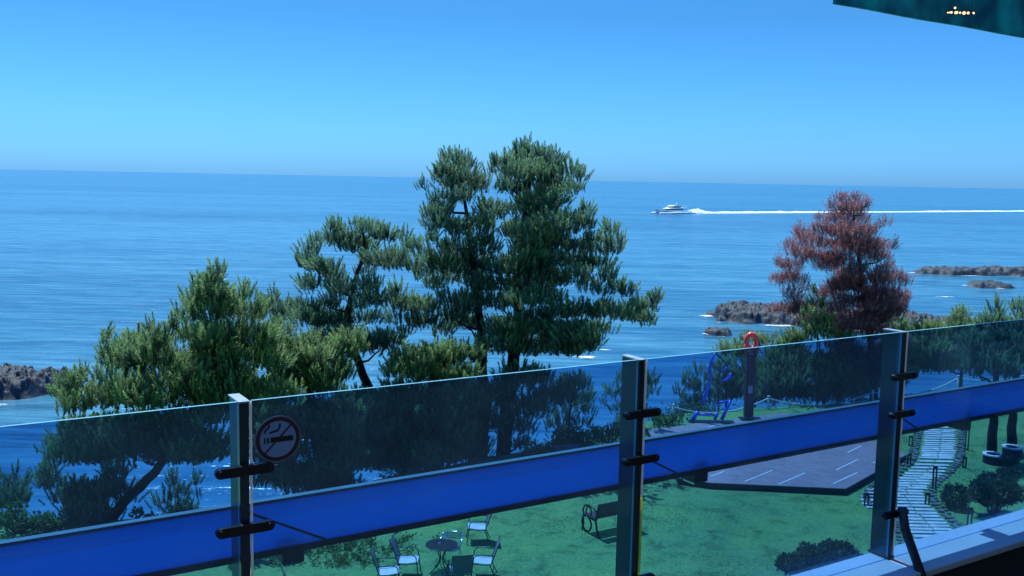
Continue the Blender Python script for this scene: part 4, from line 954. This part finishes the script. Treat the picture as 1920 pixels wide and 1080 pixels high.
a = awn_pt(1567, 7, 1.0); b2 = awn_pt(1920, 70, 1.0)
du = (b2-a); du.z = 0; du.normalize(); dn = Vector((du.y, -du.x, 0))      # dn: back toward the building
aw = empty('awning', a, math.atan2(du.y, du.x), label='dark teal awning overhanging the upper right corner', cat='awning')
mb = MB(); n = 24; Lh = 5.0; vs = []
for th in (0, .02):
    for z_ in (0, 1):
        for k in range(n+1): 
            x = Lh*k/n; low = .002*math.sin(k*1.3)
            vs.append((x, th, (low if z_ == 0 else .85)))
q = n+1; fs = []
for k in range(n): fs += [(k, k+1, q+k+1, q+k), (2*q+k+1, 2*q+k, 3*q+k, 3*q+k+1), (k+1, k, 2*q+k, 2*q+k+1), (q+k, q+k+1, 3*q+k+1, 3*q+k)]
fs += [(0, q, 3*q, 2*q), (n, 2*q+n, 3*q+n, q+n)]
mb.add(vs, fs); mb.build('valance', MT['awning'], aw)
mb = MB(); mb.box((-.02, -4.5, .86), (Lh, .03, .90)); mb.build('roof_cloth', MT['awning'], aw)
mb = MB(); mb.tube([(0, -.02, .83), (Lh, -.02, .83)], .025, 8); mb.tube([(1.0, -.03, .28), (2.6, -.03, .33)], .005, 6); mb.build('front_bar', MT['steel'], aw)
mrefl = bpy.data.materials.new('warm_lamp_reflection'); mrefl.use_nodes = True; b_ = mrefl.node_tree.nodes['Principled BSDF']; b_.inputs['Emission Color'].default_value = (1, .55, .25, 1); b_.inputs['Emission Strength'].default_value = 1.6
b_.inputs['Base Color'].default_value = (.9, .7, .5, 1)
cp = at(1803, 24, a.y+.35); cl = empty('lamp_reflection', cp, label='window reflection of small warm bulbs, built under the awning', cat='lamp')  # glowing bulbs built in place of indoor lamps reflected in the window
for k, (dx, dz, r) in enumerate([(-27, -1, 1.5), (-22, 0, 1.6), (-17, 1, 2.2), (-12, -1, 2.4), (-8, 1, 2.8), (-3, 0, 2.0), (2, -1, 2.4), (8, 1, 3.2), (12, 0, 2.6), (18, -1, 1.7), (24, 0, 1.6), (-9, 10, 2.2), (-12, 8, 1.4)]):
    f = cp.y/FPX; bm = bmesh.new(); bmesh.ops.create_icosphere(bm, subdivisions=2, radius=r*f*.9); me = bpy.data.meshes.new('bulb_reflection'); bm.to_mesh(me); bm.free()
    me.materials.append(mrefl); o = bpy.data.objects.new('bulb_reflection', me); C.objects.link(o); o.parent = cl; o.location = (dx*f, random.uniform(-.03, .03), dz*f)
mb = MB(); f = cp.y/FPX; mb.tube([(-28*f, 0, 4*f), (26*f, 0, 4*f)], .0025, 6)
for x in (-20, 18): mb.tube([(x*f, 0, 4*f), (x*f, 0, CAM_Z+1.0+.86-cp.z)], .0015, 5)
mb.build('bar', MT['black'], cl)

# ------------------------------------------------------------------ boat and wake
def boat():
    st = gz(1288, 399.7, SEA_Z); bw = gz(1229, 401.5, SEA_Z); d = bw-st; d.z = 0; L = d.length; ang = math.atan2(d.y, d.x)
    t = empty('motor_yacht', (st.x, st.y, SEA_Z), ang, label='white motor yacht speeding left with a long white wake', cat='boat')
    MT['hull'] = principled('hull_blue_grey', (.36, .48, .66), .3, 0, .1, 1); MT['bwhite'] = principled('boat_white', (.8, .88, .92), .3, 0, .03, 1); MT['bwin'] = principled('boat_windows', (.03, .06, .12), .1, 0, .1, 1)
    k = L/20.0; t.location.z = SEA_Z-.25*k
    def loft(nm, secs, mat):
        mb = MB(); vs = []; 
        for x, hw, z0, z1, fl_ in secs: vs += [(x, -hw*fl_, z0), (x, -hw, z1), (x, hw, z1), (x, hw*fl_, z0)]
        vs = [(a*k, b*k*.8, c*k*.58) for a, b, c in vs]; fs = []
        for i in range(len(secs)-1):
            o = i*4
            for j in range(4): fs.append((o+j, o+(j+1) % 4, o+4+(j+1) % 4, o+4+j))
        fs += [(0, 3, 2, 1), tuple(len(vs)-4+j for j in range(4))]; mb.add(vs, fs); return mb.build(nm, mat, t)
    loft('hull', [(0, 2.3, -.3, 1.5, .85), (6, 2.5, -.3, 1.6, .85), (12, 2.4, -.2, 1.9, .75), (16.5, 1.7, .2, 2.4, .5), (19, .7, .9, 2.8, .3), (20, .08, 1.9, 3.0, .5)], MT['hull'])
    loft('deck_rail', [(-.1, 2.35, 1.5, 1.75, 1), (6, 2.55, 1.6, 1.85, 1), (12, 2.45, 1.9, 2.2, 1), (16.5, 1.75, 2.4, 2.7, 1), (20, .12, 3.0, 3.3, 1)], MT['bwhite'])
    loft('cabin', [(3, 1.9, 1.6, 2.5, 1), (12.5, 1.8, 1.9, 2.5, 1), (15, 1.2, 2.2, 2.4, 1)], MT['bwhite'])
    loft('cabin_windows', [(5, 1.85, 2.5, 3.3, 1), (11.5, 1.7, 2.5, 3.3, 1), (13.8, 1.2, 2.45, 2.6, 1)], MT['bwin'])
    loft('upper_deck', [(3, 1.95, 3.32, 3.75, 1), (11, 1.85, 3.32, 3.85, .95), (14.2, 1.2, 3.2, 3.4, 1)], MT['bwhite'])
    loft('bridge_windows', [(6, 1.4, 3.86, 4.5, 1), (9.8, 1.3, 3.86, 4.5, 1), (10.8, 1.2, 3.86, 3.95, 1)], MT['bwin'])
    loft('bridge_roof', [(5.5, 1.6, 4.52, 4.9, 1), (9.5, 1.5, 4.52, 5.2, .95), (11.6, 1.2, 4.5, 4.7, 1)], MT['bwhite'])
    mb = MB(); mb.tube([(7.5*k, 0, 2.8*k), (7.0*k, 0, 3.7*k)], .1, 6); mb.tube([(1.5*k, -1.2*k, 2.7*k), (5.6*k, -1.1*k, 2.85*k)], .07, 6); mb.tube([(1.5*k, 1.2*k, 2.7*k), (5.6*k, 1.1*k, 2.85*k)], .07, 6)
    for x, y in ((1.5, -1.2), (1.5, 1.2)): mb.tube([(x*k, y*k, .9*k), (x*k, y*k, 2.7*k)], .07, 6)
    mb.tube([(1.5*k, -1.2*k, 2.7*k), (1.5*k, 1.2*k, 2.7*k)], .07, 6); mb.build('mast_and_canopy_frame', MT['bwhite'], t)
    # wake: a ridge of foam with real height, and the bow wave
    N = 500; far = gz(2100, 394.5, SEA_Z); A = Vector((st.x, st.y, 0)); dirw = Vector((far.x-st.x, far.y-st.y, 0)); Lw = dirw.length; dirw.normalize(); nr = Vector((-dirw.y, dirw.x, 0))
    prof = [(-1, 0), (-.7, .45), (-.3, .8), (0, 1), (.3, .8), (.7, .45), (1, 0)]; V = []; F = []
    for i in range(N+1):
        s = i/N; dist = s**1.6*Lw; hump = math.exp(-((dist-9)/9)**2)*1.25; h = 1.1*(1-.7*s)+hump; h *= .6+.7*float(vnoise(dist*.12, 3, 2)); wd = 2.2+s*9+hump
        if s > .35: h *= min(1, .25+3*max(0, float(vnoise(dist*.035, 7, 5))-.25))
        if dist < 1.5: h *= .3
        for a_, z_ in prof: 
            p = A+dirw*dist+nr*(a_*wd); V.append((p.x, p.y, SEA_Z-.05+z_*h*(.8+.4*float(vnoise(dist*.8, a_*3, 8)))))
    m = len(prof)
    for i in range(N):
        for j in range(m-1): F.append((i*m+j, i*m+j+1, (i+1)*m+j+1, (i+1)*m+j))
    MT['wake'] = principled('wake_foam', (.62, .82, .90), .9, 0, .12, .3)
    np_mesh('boat_wake', np.array(V), np.array(F), MT['wake'], smooth=True, kind='stuff', label='long white wake trailing right behind the yacht', cat='wake')
    mb = MB()
    for s_ in (-1, 1): mb.tube([(19.0*k, s_*.6*k, .2), (19.6*k, s_*1.6*k, .5), (17*k, s_*2.6*k, .55), (12*k, s_*3.0*k, .6), (4*k, s_*3.2*k, .5), (0, s_*3.2*k, .3)], [.3, .7, .5, .75, .6, .3], 8)
    o = mb.build('bow_wave', MT['wake'], kind='stuff', label='white bow wave along the yacht hull', cat='bow wave'); o.location = (st.x, st.y, SEA_Z); o.rotation_euler[2] = ang
boat()
